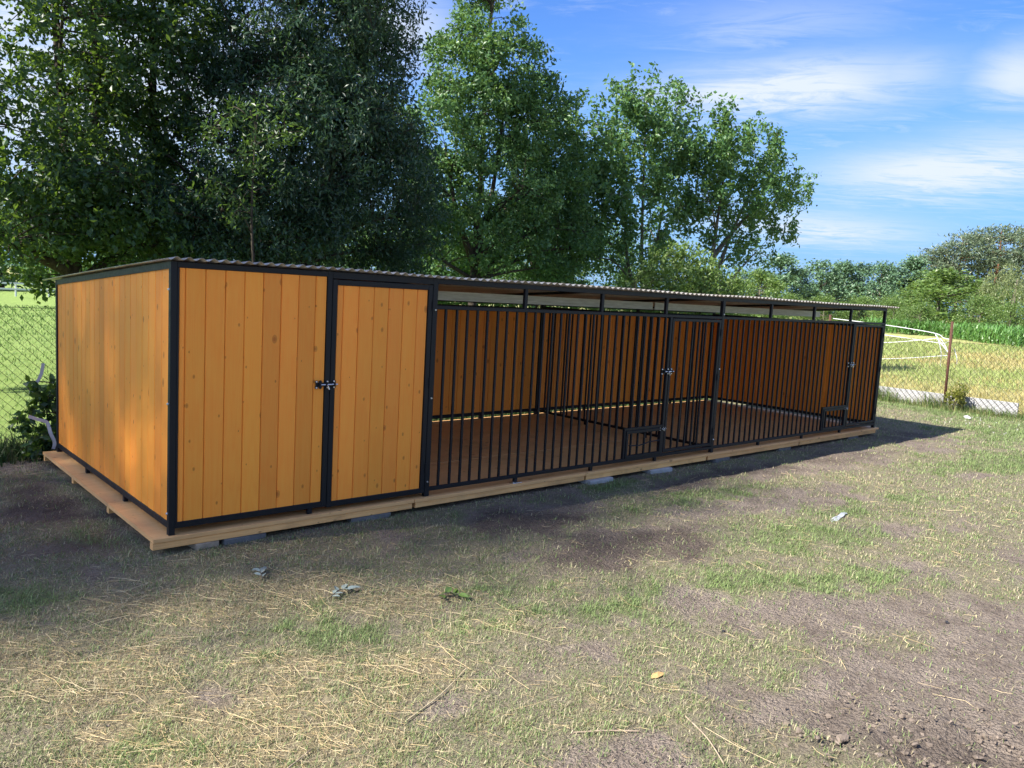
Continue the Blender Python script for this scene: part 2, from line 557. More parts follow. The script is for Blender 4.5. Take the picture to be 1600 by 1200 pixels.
# ------------------------------------------------------------------ ground
# bare soil, live grass and straw lie in patches of their own (world positions of the yard)
def ell(x, y, lst):
    t = np.zeros_like(x)
    for (cx, cy, rx, ry, ang, wt) in lst:
        c, s_ = math.cos(ang), math.sin(ang)
        u = ((x - cx) * c + (y - cy) * s_) / rx
        v_ = (-(x - cx) * s_ + (y - cy) * c) / ry
        t = np.maximum(t, wt * np.exp(-(u * u + v_ * v_)))
    return t


DIRT = [(4.6, -1.35, 2.0, 0.32, -0.15, 0.66), (3.2, -2.05, 0.9, 0.25, -0.3, 0.5), (0.5, -2.7, 0.7, 0.3, -0.5, 0.5), (-0.4, -1.9, 0.3, 0.15, -0.4, 0.5), (3.0, -3.2, 1.9, 0.65, -0.55, 0.82), (1.55, -3.15, 0.8, 0.4, -0.6, 0.72), (5.6, -2.6, 1.7, 0.3, -0.45, 0.6), (1.2, -2.5, 0.6, 0.22, -0.5, 0.55), (2.9, -1.45, 1.0, 0.5, -0.35, 1.0), (7.6, -0.7, 2.6, 0.4, -0.08, 0.9), (4.2, -3.1, 3.2, 0.9, -0.5, 0.55), (1.3, -2.7, 0.9, 0.45, -0.5, 0.5), (2.6, -2.7, 0.7, 0.4, -0.5, 0.5), (6.5, -1.3, 2.5, 0.35, -0.1, 0.5), (2.5, -0.55, 0.75, 0.45, 0.1, 1.0), (2.3, -1.5, 0.5, 0.4, -0.5, 0.9), (7.4, -0.7, 2.2, 0.5, -0.1, 0.9), (10.5, -0.3, 1.6, 0.7, 0, 0.8),
        (5.2, -0.4, 1.6, 0.25, 0.05, 0.75), (2.2, -3.9, 1.3, 0.9, -0.6, 1.1), (0.75, -3.3, 0.6, 0.45, -0.6, 0.75), (3.4, -3.6, 1.2, 0.8, -0.6, 0.8),
        (5.5, -3.4, 1.8, 0.7, -0.5, 0.6), (-0.35, 1.6, 0.3, 0.9, 0, 0.9), (-0.3, 3.0, 0.5, 0.5, 0, 0.7), (0.3, -2.9, 0.35, 0.3, 0, 0.5),
        (3.3, -1.5, 0.8, 0.3, -0.3, 0.55), (8.5, -1.9, 1.5, 0.3, -0.2, 0.45), (5, 1.5, 6, 1.9, 0, 1.0)]
DAMP = [(2.9, -1.5, 1.0, 0.55, -0.35, 0.95), (1.75, -4.15, 1.2, 0.45, -0.6, 0.75), (8.0, -0.6, 2.4, 0.3, -0.08, 0.5), (2.5, -0.7, 0.9, 0.5, 0.0, 1.0), (2.35, -1.6, 0.6, 0.5, -0.5, 0.95), (-0.35, 1.4, 0.5, 1.2, 0, 1.0), (5.5, -0.35, 3.5, 0.3, 0.0, 0.75), (10.6, 0.1, 1.0, 0.8, 0, 0.9), (5, 1.5, 6, 1.6, 0, 1.0), (3.9, -1.5, 0.8, 0.25, -0.3, 0.6), (1.8, -3.9, 0.5, 0.3, -0.6, 0.4)]
GREEN = [(3.4, -2.55, 1.5, 0.4, -0.45, 0.62), (1.9, -2.15, 0.8, 0.35, -0.4, 0.6), (4.6, -0.9, 1.3, 0.3, -0.1, 0.6), (0.2, -1.6, 0.6, 0.3, -0.3, 0.5), (-0.85, -0.25, 0.35, 0.3, 0, 0.95), (-0.3, 0.55, 0.3, 0.35, 0, 0.5), (10.5, -2.2, 2.6, 0.8, -0.35, 1.0), (13.0, -1.2, 2.0, 1.4, 0, 1.0), (4.2, -2.1, 1.1, 0.35, -0.35, 0.85),
         (3.5, -2.7, 0.9, 0.3, -0.3, 0.8), (1.6, -1.7, 0.5, 0.3, -0.4, 0.6), (0.9, -1.9, 0.5, 0.3, -0.4, 0.5), (-0.8, -2.1, 0.3, 0.25, 0, 0.7),
         (6.0, -1.9, 1.3, 0.4, -0.3, 0.6), (0.0, -1.4, 0.25, 0.2, 0, 0.6), (14.5, 0.8, 0.9, 2.0, 0, 0.9), (2.9, -0.2, 0.8, 0.15, 0, 0.6), (4.2, -0.15, 1.2, 0.15, 0, 0.6),
         (9.0, -3.6, 2.5, 1.0, -0.4, 0.5)]
STRAW = [(0.3, -0.95, 0.8, 0.35, -0.2, 1.0), (0.8, -1.35, 0.5, 0.3, -0.3, 1.0), (-0.3, -0.7, 0.6, 0.3, 0, 0.8), (-0.8, -1.4, 0.5, 0.5, -0.5, 0.85), (-0.5, -2.2, 0.8, 0.5, -0.6, 0.8),
         (0.2, -2.0, 0.9, 0.4, -0.6, 0.6), (0.1, -0.2, 0.8, 0.25, 0, 0.6), (-1.1, -1.0, 0.6, 0.6, 0, 0.7), (1.4, -2.1, 0.7, 0.4, -0.5, 0.45)]


def cover(x, y):
    n1 = fbm(x, y, 2.1, 4, 3) - 0.5
    n2 = fbm(x, y, 6.3, 3, 9) - 0.5
    d = ell(x, y, DIRT) + n1 * 1.15 + n2 * 0.7
    g = ell(x, y, GREEN) + (fbm(x, y, 3.1, 4, 21) - 0.5) * 1.1 + (fbm(x, y, 11, 2, 5) - 0.5) * 0.7
    s = ell(x, y, STRAW) + (fbm(x, y, 2.7, 4, 41) - 0.5) * 0.9 + (fbm(x, y, 9, 2, 51) - 0.5) * 0.5
    return sstep(0.32, 0.72, d), sstep(0.30, 0.75, g), sstep(0.25, 0.75, s)


def gz(x, y):
    r = np.hypot(x - 1, y + 2)
    amp = np.clip(r / 6, 0.4, 3.0)
    flat = 1 - 0.7 * ((x > -0.3) & (x < 10.3) & (y > -0.25) & (y < 3.2))
    h = (fbm(x, y, 0.35, 3, 77) - 0.5) * 0.05 * amp + (fbm(x, y, 1.9, 3, 88) - 0.5) * 0.045 + (fbm(x, y, 6.5, 3, 99) - 0.5) * 0.022
    rough = ell(x, y, [(1.75, -4.0, 1.1, 0.55, -0.6, 1.0), (0.9, -3.4, 0.5, 0.4, 0, 0.5)])
    h = h + rough * ((fbm(x, y, 5, 3, 12) - 0.5) * 0.15 + (np.abs(fbm(x, y, 13, 2, 13) - 0.5)) * 0.10)
    ddx = np.maximum(np.maximum(-0.1 - x, x - 10.14), 0)
    ddy = np.maximum(np.maximum(-0.03 - y, y - 2.97), 0)
    near = np.exp(-np.hypot(ddx, ddy) / 0.45)
    return h * flat - 0.012 + 0.030 * near


NG = 580
tt_ = np.linspace(-1, 1, NG)
ax_ = 4.0 * np.sinh(5.7 * tt_)
gx, gy = np.meshgrid(ax_ + 1.8, ax_ - 1.8, indexing='xy')
gxx, gyy = gx.ravel(), gy.ravel()
gzz = gz(gxx, gyy)
far_fade = np.clip((np.hypot(gxx, gyy) - 60) / 100, 0, 1)
gzz = gzz * (1 - far_fade) - 0.0
V = np.stack([gxx, gyy, gzz], 1)
ii = np.arange(NG * NG).reshape(NG, NG)
F = np.stack([ii[:-1, :-1].ravel(), ii[:-1, 1:].ravel(), ii[1:, 1:].ravel(), ii[1:, :-1].ravel()], 1)
d_, g_, s_ = cover(gxx, gyy)
# beyond the fences: pasture behind, dry meadow to the right
past = sstep(3.3, 3.9, gyy + (fbm(gxx, gyy, 2, 2, 5) - 0.5) * 0.6)
mead = sstep(15.3, 15.7, gxx)
d_ = d_ * (1 - past) * (1 - mead)
me = mesh_from('ground', V, F, None, True)
at = me.color_attributes.new('cover', 'FLOAT_COLOR', 'POINT')
cc = np.ones((len(V), 4), np.float32)
cc[:, 0], cc[:, 1], cc[:, 2] = d_, g_ * (1 - past) * (1 - mead), s_ * (1 - past) * (1 - mead)
at.data.foreach_set('color', cc.ravel())
at = me.color_attributes.new('field', 'FLOAT_COLOR', 'POINT')
cc = np.ones((len(V), 4), np.float32)
cc[:, 0], cc[:, 1], cc[:, 2] = past * (1 - mead), mead, sstep(0.2, 0.8, ell(gxx, gyy, DAMP) + (fbm(gxx, gyy, 3.3, 4, 91) - 0.5) * 0.8)
at.data.foreach_set('color', cc.ravel())
m, n = new_mat('ground')
t = n.n('ShaderNodeTexCoord')
P = t.outputs['Object']
cov = n.n('ShaderNodeSeparateColor', {0: n.n('ShaderNodeAttribute', attribute_name='cover').outputs['Color']})
fld = n.n('ShaderNodeSeparateColor', {0: n.n('ShaderNodeAttribute', attribute_name='field').outputs['Color']})
nA = n.noise(P, 3.0, 8, 0.62)
nB = n.noise(P, 18.0, 6, 0.65)
nC = n.noise(P, 95.0, 4, 0.7)
nD = n.noise(P, 320.0, 3, 0.7)
soil = n.mix(n.maprange(nA, 0.35, 0.66), c4(0.165, 0.132, 0.105), c4(0.345, 0.285, 0.232))
soil = n.mix(n.maprange(nB, 0.40, 0.7, 0, 0.6), soil, c4(0.40, 0.33, 0.265))
soil = n.mix(n.maprange(nC, 0.50, 0.33, 0, 0.85), soil, c4(0.075, 0.056, 0.043))
soil = n.mix(n.maprange(nD, 0.55, 0.75, 0, 0.45), soil, c4(0.50, 0.425, 0.345))
thatch = n.mix(n.maprange(nC, 0.35, 0.65), c4(0.185, 0.158, 0.112), c4(0.37, 0.32, 0.225))
thatch = n.mix(n.maprange(nB, 0.42, 0.62, 0, 0.5), thatch, c4(0.20, 0.205, 0.095))
thatch = n.mix(n.maprange(nD, 0.48, 0.32, 0, 0.8), thatch, c4(0.06, 0.05, 0.036))
grn = n.mix(n.maprange(nC, 0.3, 0.7), c4(0.09, 0.13, 0.04), c4(0.20, 0.26, 0.09))
strw = n.mix(n.maprange(nC, 0.35, 0.62), c4(0.20, 0.155, 0.088), c4(0.46, 0.37, 0.21))
brk = n.maprange(nB, 0.3, 0.7, 0.45, 1.0)
c = thatch
c = n.mix(n.math('MULTIPLY', cov.outputs[2], n.math('MULTIPLY', brk, 0.8)), c, strw)
c = n.mix(n.math('MULTIPLY', cov.outputs[1], n.math('MULTIPLY', brk, 0.75)), c, grn)
soil = n.mix(n.math('MULTIPLY', fld.outputs[2], 0.75), soil, n.mix(1.0, soil, c4(0.42, 0.40, 0.40), 'MULTIPLY'))
c = n.mix(cov.outputs[0], c, soil)
pst = n.mix(n.maprange(nA, 0.3, 0.7), c4(0.19, 0.29, 0.07), c4(0.27, 0.36, 0.105))
pst = n.mix(n.maprange(nB, 0.5, 0.7, 0, 0.4), pst, c4(0.28, 0.26, 0.12))
bigp = n.noise(n.n('ShaderNodeMapping', {0: P, 'Scale': (0.16, 0.16, 0.16)}).outputs[0], 1.0, 5, 0.6)
mdw = n.mix(n.maprange(bigp, 0.38, 0.62), c4(0.40, 0.34, 0.14), c4(0.30, 0.35, 0.115))
mdw = n.mix(n.maprange(nB, 0.4, 0.7, 0, 0.6), mdw, c4(0.44, 0.42, 0.21))
c = n.mix(fld.outputs[0], c, pst)
c = n.mix(fld.outputs[1], c, mdw)
b = n.n('ShaderNodeBsdfPrincipled', {'Base Color': c, 'Roughness': 0.95, 'Specular IOR Level': 0.12})
vo1 = n.n('ShaderNodeTexVoronoi', {'Vector': P, 'Scale': 42.0}, feature='F1')
vo2 = n.n('ShaderNodeTexVoronoi', {'Vector': P, 'Scale': 110.0}, feature='F1')
hg = n.math('ADD', n.math('ADD', n.math('MULTIPLY', nB, 0.9), n.math('MULTIPLY', nC, 0.45)), n.math('MULTIPLY', nD, 0.16))
crm = n.math('ADD', n.math('MULTIPLY', vo1.outputs['Distance'], -0.55), n.math('MULTIPLY', vo2.outputs['Distance'], -0.3))
hg = n.math('ADD', hg, n.math('MULTIPLY', crm, n.math('ADD', n.math('MULTIPLY', cov.outputs[0], n.maprange(nA, 0.35, 0.6, 0.3, 1.0)), 0.15)))
bp = n.n('ShaderNodeBump', {'Height': hg, 'Strength': 1.0, 'Distance': 0.045})
n.set(b, 'Normal', bp.outputs[0])
finish(n, b)
me.materials.append(m)
ground = put('ground', me)
tag(ground, 'worn yard of bare soil, thin grass and straw running out to pasture and meadow', None, None, 'structure')

# ------------------------------------------------------------------ the wooden platform
GZ = 0.13       # top of the deck
deck = empty('wooden_platform', (5.0, 1.5, 0.0), 'long low timber platform of pale panels that the kennel stands on', 'platform')
XB = [-0.105, 1.885, 3.865, 5.845, 7.865, 10.14]
YB = [-0.032, 0.968, 1.968, 2.975]
for i in range(5):
    for j in range(3):
        dz = random.uniform(-0.002, 0.002)
        x0, x1 = XB[i] + 0.003, XB[i + 1] - 0.003
        y0, y1 = YB[j] + 0.003, YB[j + 1] - 0.003
        mb = MB()
        hx, hy = (x1 - x0) / 2, (y1 - y0) / 2
        mb.box((-hx, -hy, -0.027), (hx, hy, 0), 0.002)
        put('floor_panel', mb.mesh('floor_panel', M['deck']), deck, Vector(((x0 + x1) / 2, (y0 + y1) / 2, GZ + dz)) - ORG[deck.name])
XJ = [(-0.10, 1.87), (1.90, 3.85), (3.88, 5.83), (5.86, 7.85), (7.88, 10.06)]
for (x0, x1) in XJ:
    for j, y in enumerate((-0.022, 0.945, 1.945, 2.90)):
        mb = MB()
        hx = (x1 - x0) / 2
        sx = random.uniform(-0.006, 0.006)
        mb.box((-hx, 0, -0.045), (hx, 0.055, 0), 0.003)
        put('joist', mb.mesh('joist', M['joist']), deck, Vector(((x0 + x1) / 2 + sx, y, GZ - 0.0295)) - ORG[deck.name])

# blocks the platform is packed up on
BL = [(0.235, 0.045, 0.16, 0.14, 'old_wood', 'timber_block', 'short pale timber offcut packed under the left front corner of the platform', 'block', 0.1),
      (0.50, 0.06, 0.30, 0.16, 'grey_block', 'concrete_block', 'dark grey block under the platform, next to the pale timber offcut', 'block', 0.06),
      (1.50, 0.06, 0.34, 0.16, 'grey_block', 'concrete_block', 'low grey block under the platform in front of the timber door', 'block', -0.04),
      (4.05, 0.03, 0.34, 0.20, 'concrete', 'concrete_block', 'pale grey paver under the platform where two edge boards meet before the barred run', 'block', 0.03),
      (5.00, 0.04, 0.34, 0.20, 'concrete', 'concrete_block', 'pale grey paver under the platform below the small lower hatch', 'block', -0.05),
      (6.15, 0.06, 0.30, 0.18, 'grey_block', 'concrete_block', 'grey block under the platform just right of the tall middle post', 'block', 0.05),
      (7.55, 0.08, 0.30, 0.18, 'grey_block', 'concrete_block', 'half hidden grey block under the farther run, second from the right', 'block', 0.02),
      (9.4, 0.08, 0.30, 0.18, 'grey_block', 'concrete_block', 'grey block under the platform below the far barred door', 'block', 0.0)]
for (x, y, lx, ly, mt, nm, lab, cat, rz) in BL:
    mb = MB()
    mb.box((-lx / 2, -ly / 2, -0.03), (lx / 2, ly / 2, 0.054), 0.006)
    o = put(nm, mb.mesh(nm, M[mt]), None, (x, y, 0))
    o.rotation_euler = (0, 0, rz)
    tag(o, lab, cat, 'blocks packed under the platform')

# ------------------------------------------------------------------ the kennel
K = empty('dog_kennel', (0, 0, GZ), 'long orange boarded dog kennel with black steel frame and two barred runs', 'dog kennel')
KO = ORG[K.name]


def kpart(name, mb, mat='steel', parent=K, smooth=False):
    return put(name, mb.mesh(name, M[mat], KO, smooth), parent)


def roof_z(y):
    return 1.878 - 0.0665 * y       # underside of the roof sheets


PW = 0.04
# --- posts
for (x, y) in [(0.0, 0.0), (1.998, 0.0), (5.945, 0.0), (10.025, 0.0), (0.0, 2.90), (2.0, 2.90), (4.0, 2.90), (5.945, 2.90), (8.0, 2.90), (10.025, 2.90)]:
    mb = MB()
    wd = 0.047 if (y == 0 and 1 < x < 7) else PW
    if y > 1 and x == 5.945:
        wd = 0.075
    mb.box((x, y, GZ + 0.001), (x + wd, y + PW, roof_z(y + 0.04) - 0.001), 0.003)
    kpart('post', mb)
for x in (2.975, 3.96, 4.94, 6.955, 7.985, 8.985):
    mb = MB()
    mb.box((x, 0.004, 1.667), (x + 0.034, 0.036, roof_z(0.04) - 0.042), 0.003)
    kpart('upper_post', mb)
for x in (0.975, 2.975, 3.955, 4.94, 6.93, 7.965, 8.995):
    mb = MB()
    mb.box((x, 0.006, GZ + 0.001), (x + 0.036, 0.034, 0.171), 0.002)
    kpart('foot', mb)
for y in (0.945, 1.955):
    mb = MB()
    mb.box((0.004, y, GZ + 0.001), (0.034, y + 0.036, 0.171), 0.002)
    kpart('foot', mb)
for x in (2.975, 4.94, 6.93, 8.995):
    mb = MB()
    mb.box((x, 2.905, GZ + 0.001), (x + 0.036, 2.935, 0.171), 0.002)
    kpart('foot', mb)
mb = MB()
mb.box((2.93, -0.028, GZ + 0.001), (3.035, 0.03, GZ + 0.006), 0.002)
mb.tube([(2.945, -0.014, GZ + 0.005), (2.945, -0.014, GZ + 0.014)], 0.009, 6)
kpart('foot_plate', mb, 'zinc')

BP = 0.1285     # board pitch
board_cache = {}


def board_mesh(z0, z1a, z1b, wd, axis):
    key = (round(z0, 3), round(z1a, 3), round(z1b, 3), round(wd, 4), axis)
    if key in board_cache:
        return board_cache[key]
    g = 0.0015
    ch = 0.0050
    th = 0.018
    a, b_ = -wd / 2 + g, wd / 2 - g
    # section in (u, depth): V-joint chamfers on both faces
    ring = [(a, ch), (a + ch, 0), (b_ - ch, 0), (b_, ch), (b_, th - ch), (b_ - ch, th), (a + ch, th), (a, th - ch)]
    vs = []
    h = (z1a + z1b) / 2 - z0
    for top in (0, 1):
        for (u, d) in ring:
            zz = 0.0
            if top:
                tq = (u - a) / (b_ - a)
                zz = z1a + (z1b - z1a) * tq - z0
            vs.append((u, d, zz) if axis == 'x' else (d, u, zz))
    fs = [[7, 6, 5, 4, 3, 2, 1, 0], [8, 9, 10, 11, 12, 13, 14, 15]]
    for i in range(8):
        j = (i + 1) % 8
        fs.append([i, j, j + 8, i + 8])
    if axis == 'y':
        fs = [f[::-1] for f in fs]
    me = mesh_from('board', vs, fs, M['board'])
    board_cache[key] = me
    return me


def boards_x(parent, x0, x1, y, z0, z1, first=None):
    x = x0
    wd = first if first else BP
    while x < x1 - 0.012:
        ww = min(wd, x1 - x)
        o = put('board', board_mesh(z0, z1, z1, ww, 'x'), parent,
                Vector((x + ww / 2, y + random.uniform(-0.0012, 0.0012), z0)) - KO)
        x += ww
        wd = BP


def boards_y(parent, y0, y1, x, z0, ztop, first=None):
    y = y0
    wd = first if first else BP
    while y < y1 - 0.012:
        ww = min(wd, y1 - y)
        put('board', board_mesh(z0, ztop(y), ztop(y + ww), ww, 'y'), parent,
            Vector((x + random.uniform(-0.0012, 0.0012), y + ww / 2, z0)) - KO)
        y += ww
        wd = BP


# --- front timber panel
mb = MB()
mb.box((0.0405, 0.002, 0.171), (1.079, 0.038, 0.212), 0.003)
mb.box((0.0405, 0.002, 1.838), (1.079, 0.038, 1.8755), 0.003)
mb.box((0.041, 0.002, 0.2125), (0.053, 0.038, 1.8375))
mb.box((1.0795, 0.001, 0.171), (1.1185, 0.039, 1.8755), 0.003)
pan = kpart('front_panel', mb)
boards_x(pan, 0.0535, 1.079, 0.009, 0.2125, 1.8375, 0.040)
# --- timber door
mb = MB()
mb.box((1.1215, -0.001, 0.163), (1.1595, 0.038, 1.822), 0.003)
mb.box((1.954, -0.001, 0.163), (1.993, 0.038, 1.822), 0.003)
mb.box((1.16, 0.0, 0.163), (1.9535, 0.038, 0.203), 0.003)
mb.box((1.16, 0.0, 1.782), (1.9535, 0.038, 1.822), 0.003)
door = kpart('timber_door', mb)
boards_x(door, 1.16, 1.9535, 0.009, 0.2035, 1.7815, 0.052)
for z in (0.33, 1.02, 1.62):
    mb = MB()
    mb.tube([(1.9955, -0.006, z), (1.9955, -0.006, z + 0.075)], 0.007, 8)
    kpart('hinge', mb, 'steel', door)
mb = MB()
mb.box((1.119, 0.002, 1.8265), (1.9975, 0.038, 1.8755), 0.003)
kpart('header', mb)

# --- left wall
mb = MB()
mb.box((0.002, 0.0405, 0.171), (0.038, 2.8995, 0.214), 0.003)
zt = lambda y: roof_z(y) - 0.046
vs = []
for (y, z0_, z1_) in ((0.0405, zt(0.04), roof_z(0.04) - 0.003), (2.8995, zt(2.9), roof_z(2.9) - 0.003)):
    vs += [(0.002, y, z0_), (0.038, y, z0_), (0.038, y, z1_), (0.002, y, z1_)]
mb.add(vs, [[0, 1, 2, 3], [7, 6, 5, 4], [0, 4, 5, 1], [1, 5, 6, 2], [2, 6, 7, 3], [3, 7, 4, 0]])
wl = kpart('side_wall', mb)
boards_y(wl, 0.041, 2.8995, 0.010, 0.2145, lambda y: zt(y) - 0.0005, 0.018)

# --- rear wall, in panels between the rear posts
for (x0, x1) in ((0.0405, 1.9995), (2.0405, 3.9995), (4.0405, 5.9445), (6.0205, 7.9995), (8.0405, 10.0245)):
    mb = MB()
    mb.box((x0, 2.902, 0.171), (x1, 2.938, 0.214), 0.003)
    p = kpart('rear_panel', mb)
    mb = MB()
    mb.box((x0, 2.902, 1.565), (x1, 2.938, 1.605), 0.003)
    kpart('rail', mb, 'steel', p)
    boards_x(p, x0, x1, 2.912, 0.2145, 1.5645)
# --- right wall
mb = MB()
mb.box((10.027, 0.0405, 0.171), (10.063, 2.8995, 0.214), 0.003)
mb.box((10.027, 0.0405, 1.585), (10.063, 2.8995, 1.625), 0.003)
p = kpart('side_wall', mb)
boards_y(p, 0.041, 2.8995, 10.036, 0.2145, lambda y: 1.5845)
# --- inner timber partition beside the door
mb = MB()
mb.box((2.003, 0.0485, 0.171), (2.037, 2.8995, 0.214), 0.003)
mb.box((2.003, 0.0485, 1.585), (2.037, 2.8995, 1.625), 0.003)
p = kpart('partition', mb)
boards_y(p, 0.049, 2.8995, 2.011, 0.2145, lambda y: 1.5845)


# --- barred panels
def bar_mesh(z0, z1, r=0.0095):
    key = ('bar', round(z0, 3), round(z1, 3))
    if key not in board_cache:
        mb_ = MB()
        mb_.box((-r, -r, 0), (r, r, z1 - z0), 0.002)
        board_cache[key] = mb_.mesh('bar', M['steel'])
    return board_cache[key]


def hatch(x0, x1, latch_side=1, cross=False):
    z0, z1 = 0.202, 0.482
    mb_ = MB()
    fr = 0.028
    mb_.box((x0, -0.004, z0), (x0 + fr, 0.034, z1), 0.002)
    mb_.box((x1 - fr, -0.004, z0), (x1, 0.034, z1), 0.002)
    mb_.box((x0 + fr, -0.003, z1 - fr), (x1 - fr, 0.033, z1), 0.002)
    mb_.box((x0 + fr, -0.003, z0), (x1 - fr, 0.033, z0 + fr), 0.002)
    h = kpart('dog_hatch', mb_)
    x = x0 + 0.09
    while x < x1 - 0.06:
        put('bar', bar_mesh(z0 + fr, z1 - fr), h, Vector((x, 0.015, z0 + fr)) - KO)
        x += 0.105
    if cross:
        mb_ = MB()
        mb_.tube([(x0 + 0.04, -0.004, 0.335), (x0 + 0.2, -0.008, 0.325), (x0 + 0.36, -0.008, 0.35), (x1 - 0.04, -0.004, 0.355)], 0.006, 6)
        kpart('cross_bar', mb_, 'steel', h)
    return h


def barred(x0, x1, hx0, hx1, seed):
    mb_ = MB()
    mb_.box((x0, 0.003, 1.636), (x1, 0.033, 1.666), 0.003)
    mb_.box((x0, 0.003, 0.171), (x1, 0.033, 0.2015), 0.003)
    mb_.box((x1 - 0.034, 0.001, 0.202), (x1, 0.035, 1.6355), 0.003)
    mb_.box((hx0 - 0.03, 0.004, 0.202), (hx0 - 0.001, 0.032, 0.515), 0.002)
    mb_.box((hx0 - 0.001, 0.004, 0.4845), (x1 - 0.0345, 0.032, 0.512), 0.002)
    p_ = kpart('barred_panel', mb_)
    k = 0
    x = x0 + 0.098
    while x < x1 - 0.07:
        if x < hx0 - 0.035:
            put('bar', bar_mesh(0.2015, 1.636), p_, Vector((x + random.uniform(-0.003, 0.003), 0.018 + random.uniform(-0.001, 0.001), 0.2015)) - KO)
        elif x > hx0:
            put('bar', bar_mesh(0.512, 1.636), p_, Vector((x + random.uniform(-0.003, 0.003), 0.018, 0.512)) - KO)
        x += 0.1085
        k += 1
    hatch(hx0, hx1, 1, seed == 0)
    return p_


def bar_door(x0, x1):
    mb_ = MB()
    mb_.box((x0, -0.001, 0.212), (x0 + 0.032, 0.034, 1.628), 0.003)
    mb_.box((x1 - 0.032, -0.001, 0.212), (x1, 0.034, 1.628), 0.003)
    mb_.box((x0 + 0.0325, 0, 1.598), (x1 - 0.0325, 0.033, 1.628), 0.003)
    mb_.box((x0 + 0.0325, 0, 0.212), (x1 - 0.0325, 0.033, 0.244), 0.003)
    d = kpart('barred_door', mb_)
    k = int(round((x1 - x0 - 0.064) / 0.1085))
    for i in range(1, k):
        x = x0 + 0.032 + (x1 - x0 - 0.064) * i / k
        put('bar', bar_mesh(0.244, 1.598), d, Vector((x, 0.018, 0.244)) - KO)
    for z in (0.34, 0.95, 1.45):
        mb_ = MB()
        mb_.tube([(x1 + 0.002, -0.006, z), (x1 + 0.002, -0.006, z + 0.075)], 0.007, 8)
        kpart('hinge', mb_, 'steel', d)
    return d


def rails_over(x0, x1):
    mb_ = MB()
    mb_.box((x0, 0.003, 1.636), (x1, 0.033, 1.666), 0.003)
    kpart('door_rail', mb_)
    mb_ = MB()
    mb_.box((x0, 0.003, 0.171), (x1, 0.033, 0.2015), 0.003)
    kpart('door_rail', mb_)


barred(2.0455, 5.060, 4.455, 5.024, 0)
bar_door(5.066, 5.938)
rails_over(5.0605, 5.9445)
barred(5.9925, 9.135, 8.485, 9.099, 1)
bar_door(9.142, 10.016)
rails_over(9.1355, 10.0245)
# --- barred partition between the two runs
mb = MB()
mb.box((5.955, 0.0405, 1.600), (5.985, 2.8995, 1.630), 0.003)
mb.box((5.955, 0.0405, 0.171), (5.985, 2.8995, 0.2015), 0.003)
p = kpart('barred_partition', mb)
y = 0.15
while y < 2.85:
    put('bar', bar_mesh(0.2015, 1.600), p, Vector((5.97, y, 0.2015)) - KO)
    y += 0.1085
for y in (0.95, 1.95):
    mb = MB()
    mb.box((5.957, y, GZ + 0.001), (5.983, y + 0.034, 0.1705), 0.002)
    kpart('foot', mb)


# --- latches
def latch(x, z, sc=1.0, base='zinc'):
    """tower bolt: two plates, a rod with a bent handle, six screws; x is the gap it bridges"""
    mb_ = MB()
    y1 = -0.0015
    mb_.box((x - 0.115 * sc, y1 - 0.003, z - 0.014 * sc), (x - 0.012 * sc, y1, z + 0.014 * sc))
    for xx in (-0.108, -0.078, -0.022):
        for zz in (-0.019, 0.019):
            mb_.tube([(x + xx * sc, y1 - 0.0032, z + zz * sc), (x + xx * sc, y1 - 0.0002, z + zz * sc)], 0.0125 * sc, 10)
    mb_.box((x + 0.016 * sc, y1 - 0.0034, z - 0.028 * sc), (x + 0.044 * sc, y1, z + 0.028 * sc))
    for xx in (-0.085, -0.035, 0.03):
        mb_.box((x + (xx - 0.006) * sc, y1 - 0.020 * sc, z - 0.011 * sc), (x + (xx + 0.006) * sc, y1 - 0.003, z + 0.011 * sc))
    L = kpart('latch', mb_, 'steel')
    mb_ = MB()
    mb_.tube([(x - 0.09 * sc, y1 - 0.012 * sc, z), (x + 0.055 * sc, y1 - 0.012 * sc, z)], 0.0058 * sc, 8)
    mb_.tube([(x - 0.03 * sc, y1 - 0.012 * sc, z), (x - 0.03 * sc, y1 - 0.028 * sc, z - 0.010 * sc), (x - 0.022 * sc, y1 - 0.030 * sc, z - 0.034 * sc)], 0.005 * sc, 8)
    kpart('bolt_rod', mb_, base, L)
    for xx in (-0.108, -0.022, 0.030):
        for zz in (-0.0215, 0.0215):
            mb_ = MB()
            mb_.tube([(x + xx * sc, y1 - 0.0035, z + zz * sc), (x + xx * sc, y1 - 0.008 * sc, z + zz * sc)], [0.0075 * sc, 0.0045 * sc], 8)
            kpart('screw', mb_, 'zinc', L)


latch(1.119, 1.072)
latch(5.063, 1.075, 1.1)
latch(9.139, 1.075, 1.1)
latch(5.05, 0.47, 0.6)
latch(9.125, 0.47, 0.6)
# --- frame bolts
for (x, y, z, ax) in [(2.022, -0.001, 1.63, 'y'), (2.022, -0.001, 0.93, 'y'), (2.022, -0.001, 0.25, 'y'),
                      (5.972, -0.001, 1.69, 'y'), (5.972, -0.001, 1.08, 'y'), (5.972, -0.001, 0.28, 'y'),
                      (-0.001, 0.03, 1.70, 'x'), (-0.001, 0.03, 0.98, 'x'), (-0.001, 0.03, 0.27, 'x')]:
    mb = MB()
    d = (-0.008, 0, 0) if ax == 'x' else (0, -0.008, 0)
    mb.tube([(x, y, z), (x + d[0], y + d[1], z)], [0.0095, 0.006], 6)
    kpart('frame_bolt', mb, 'zinc')

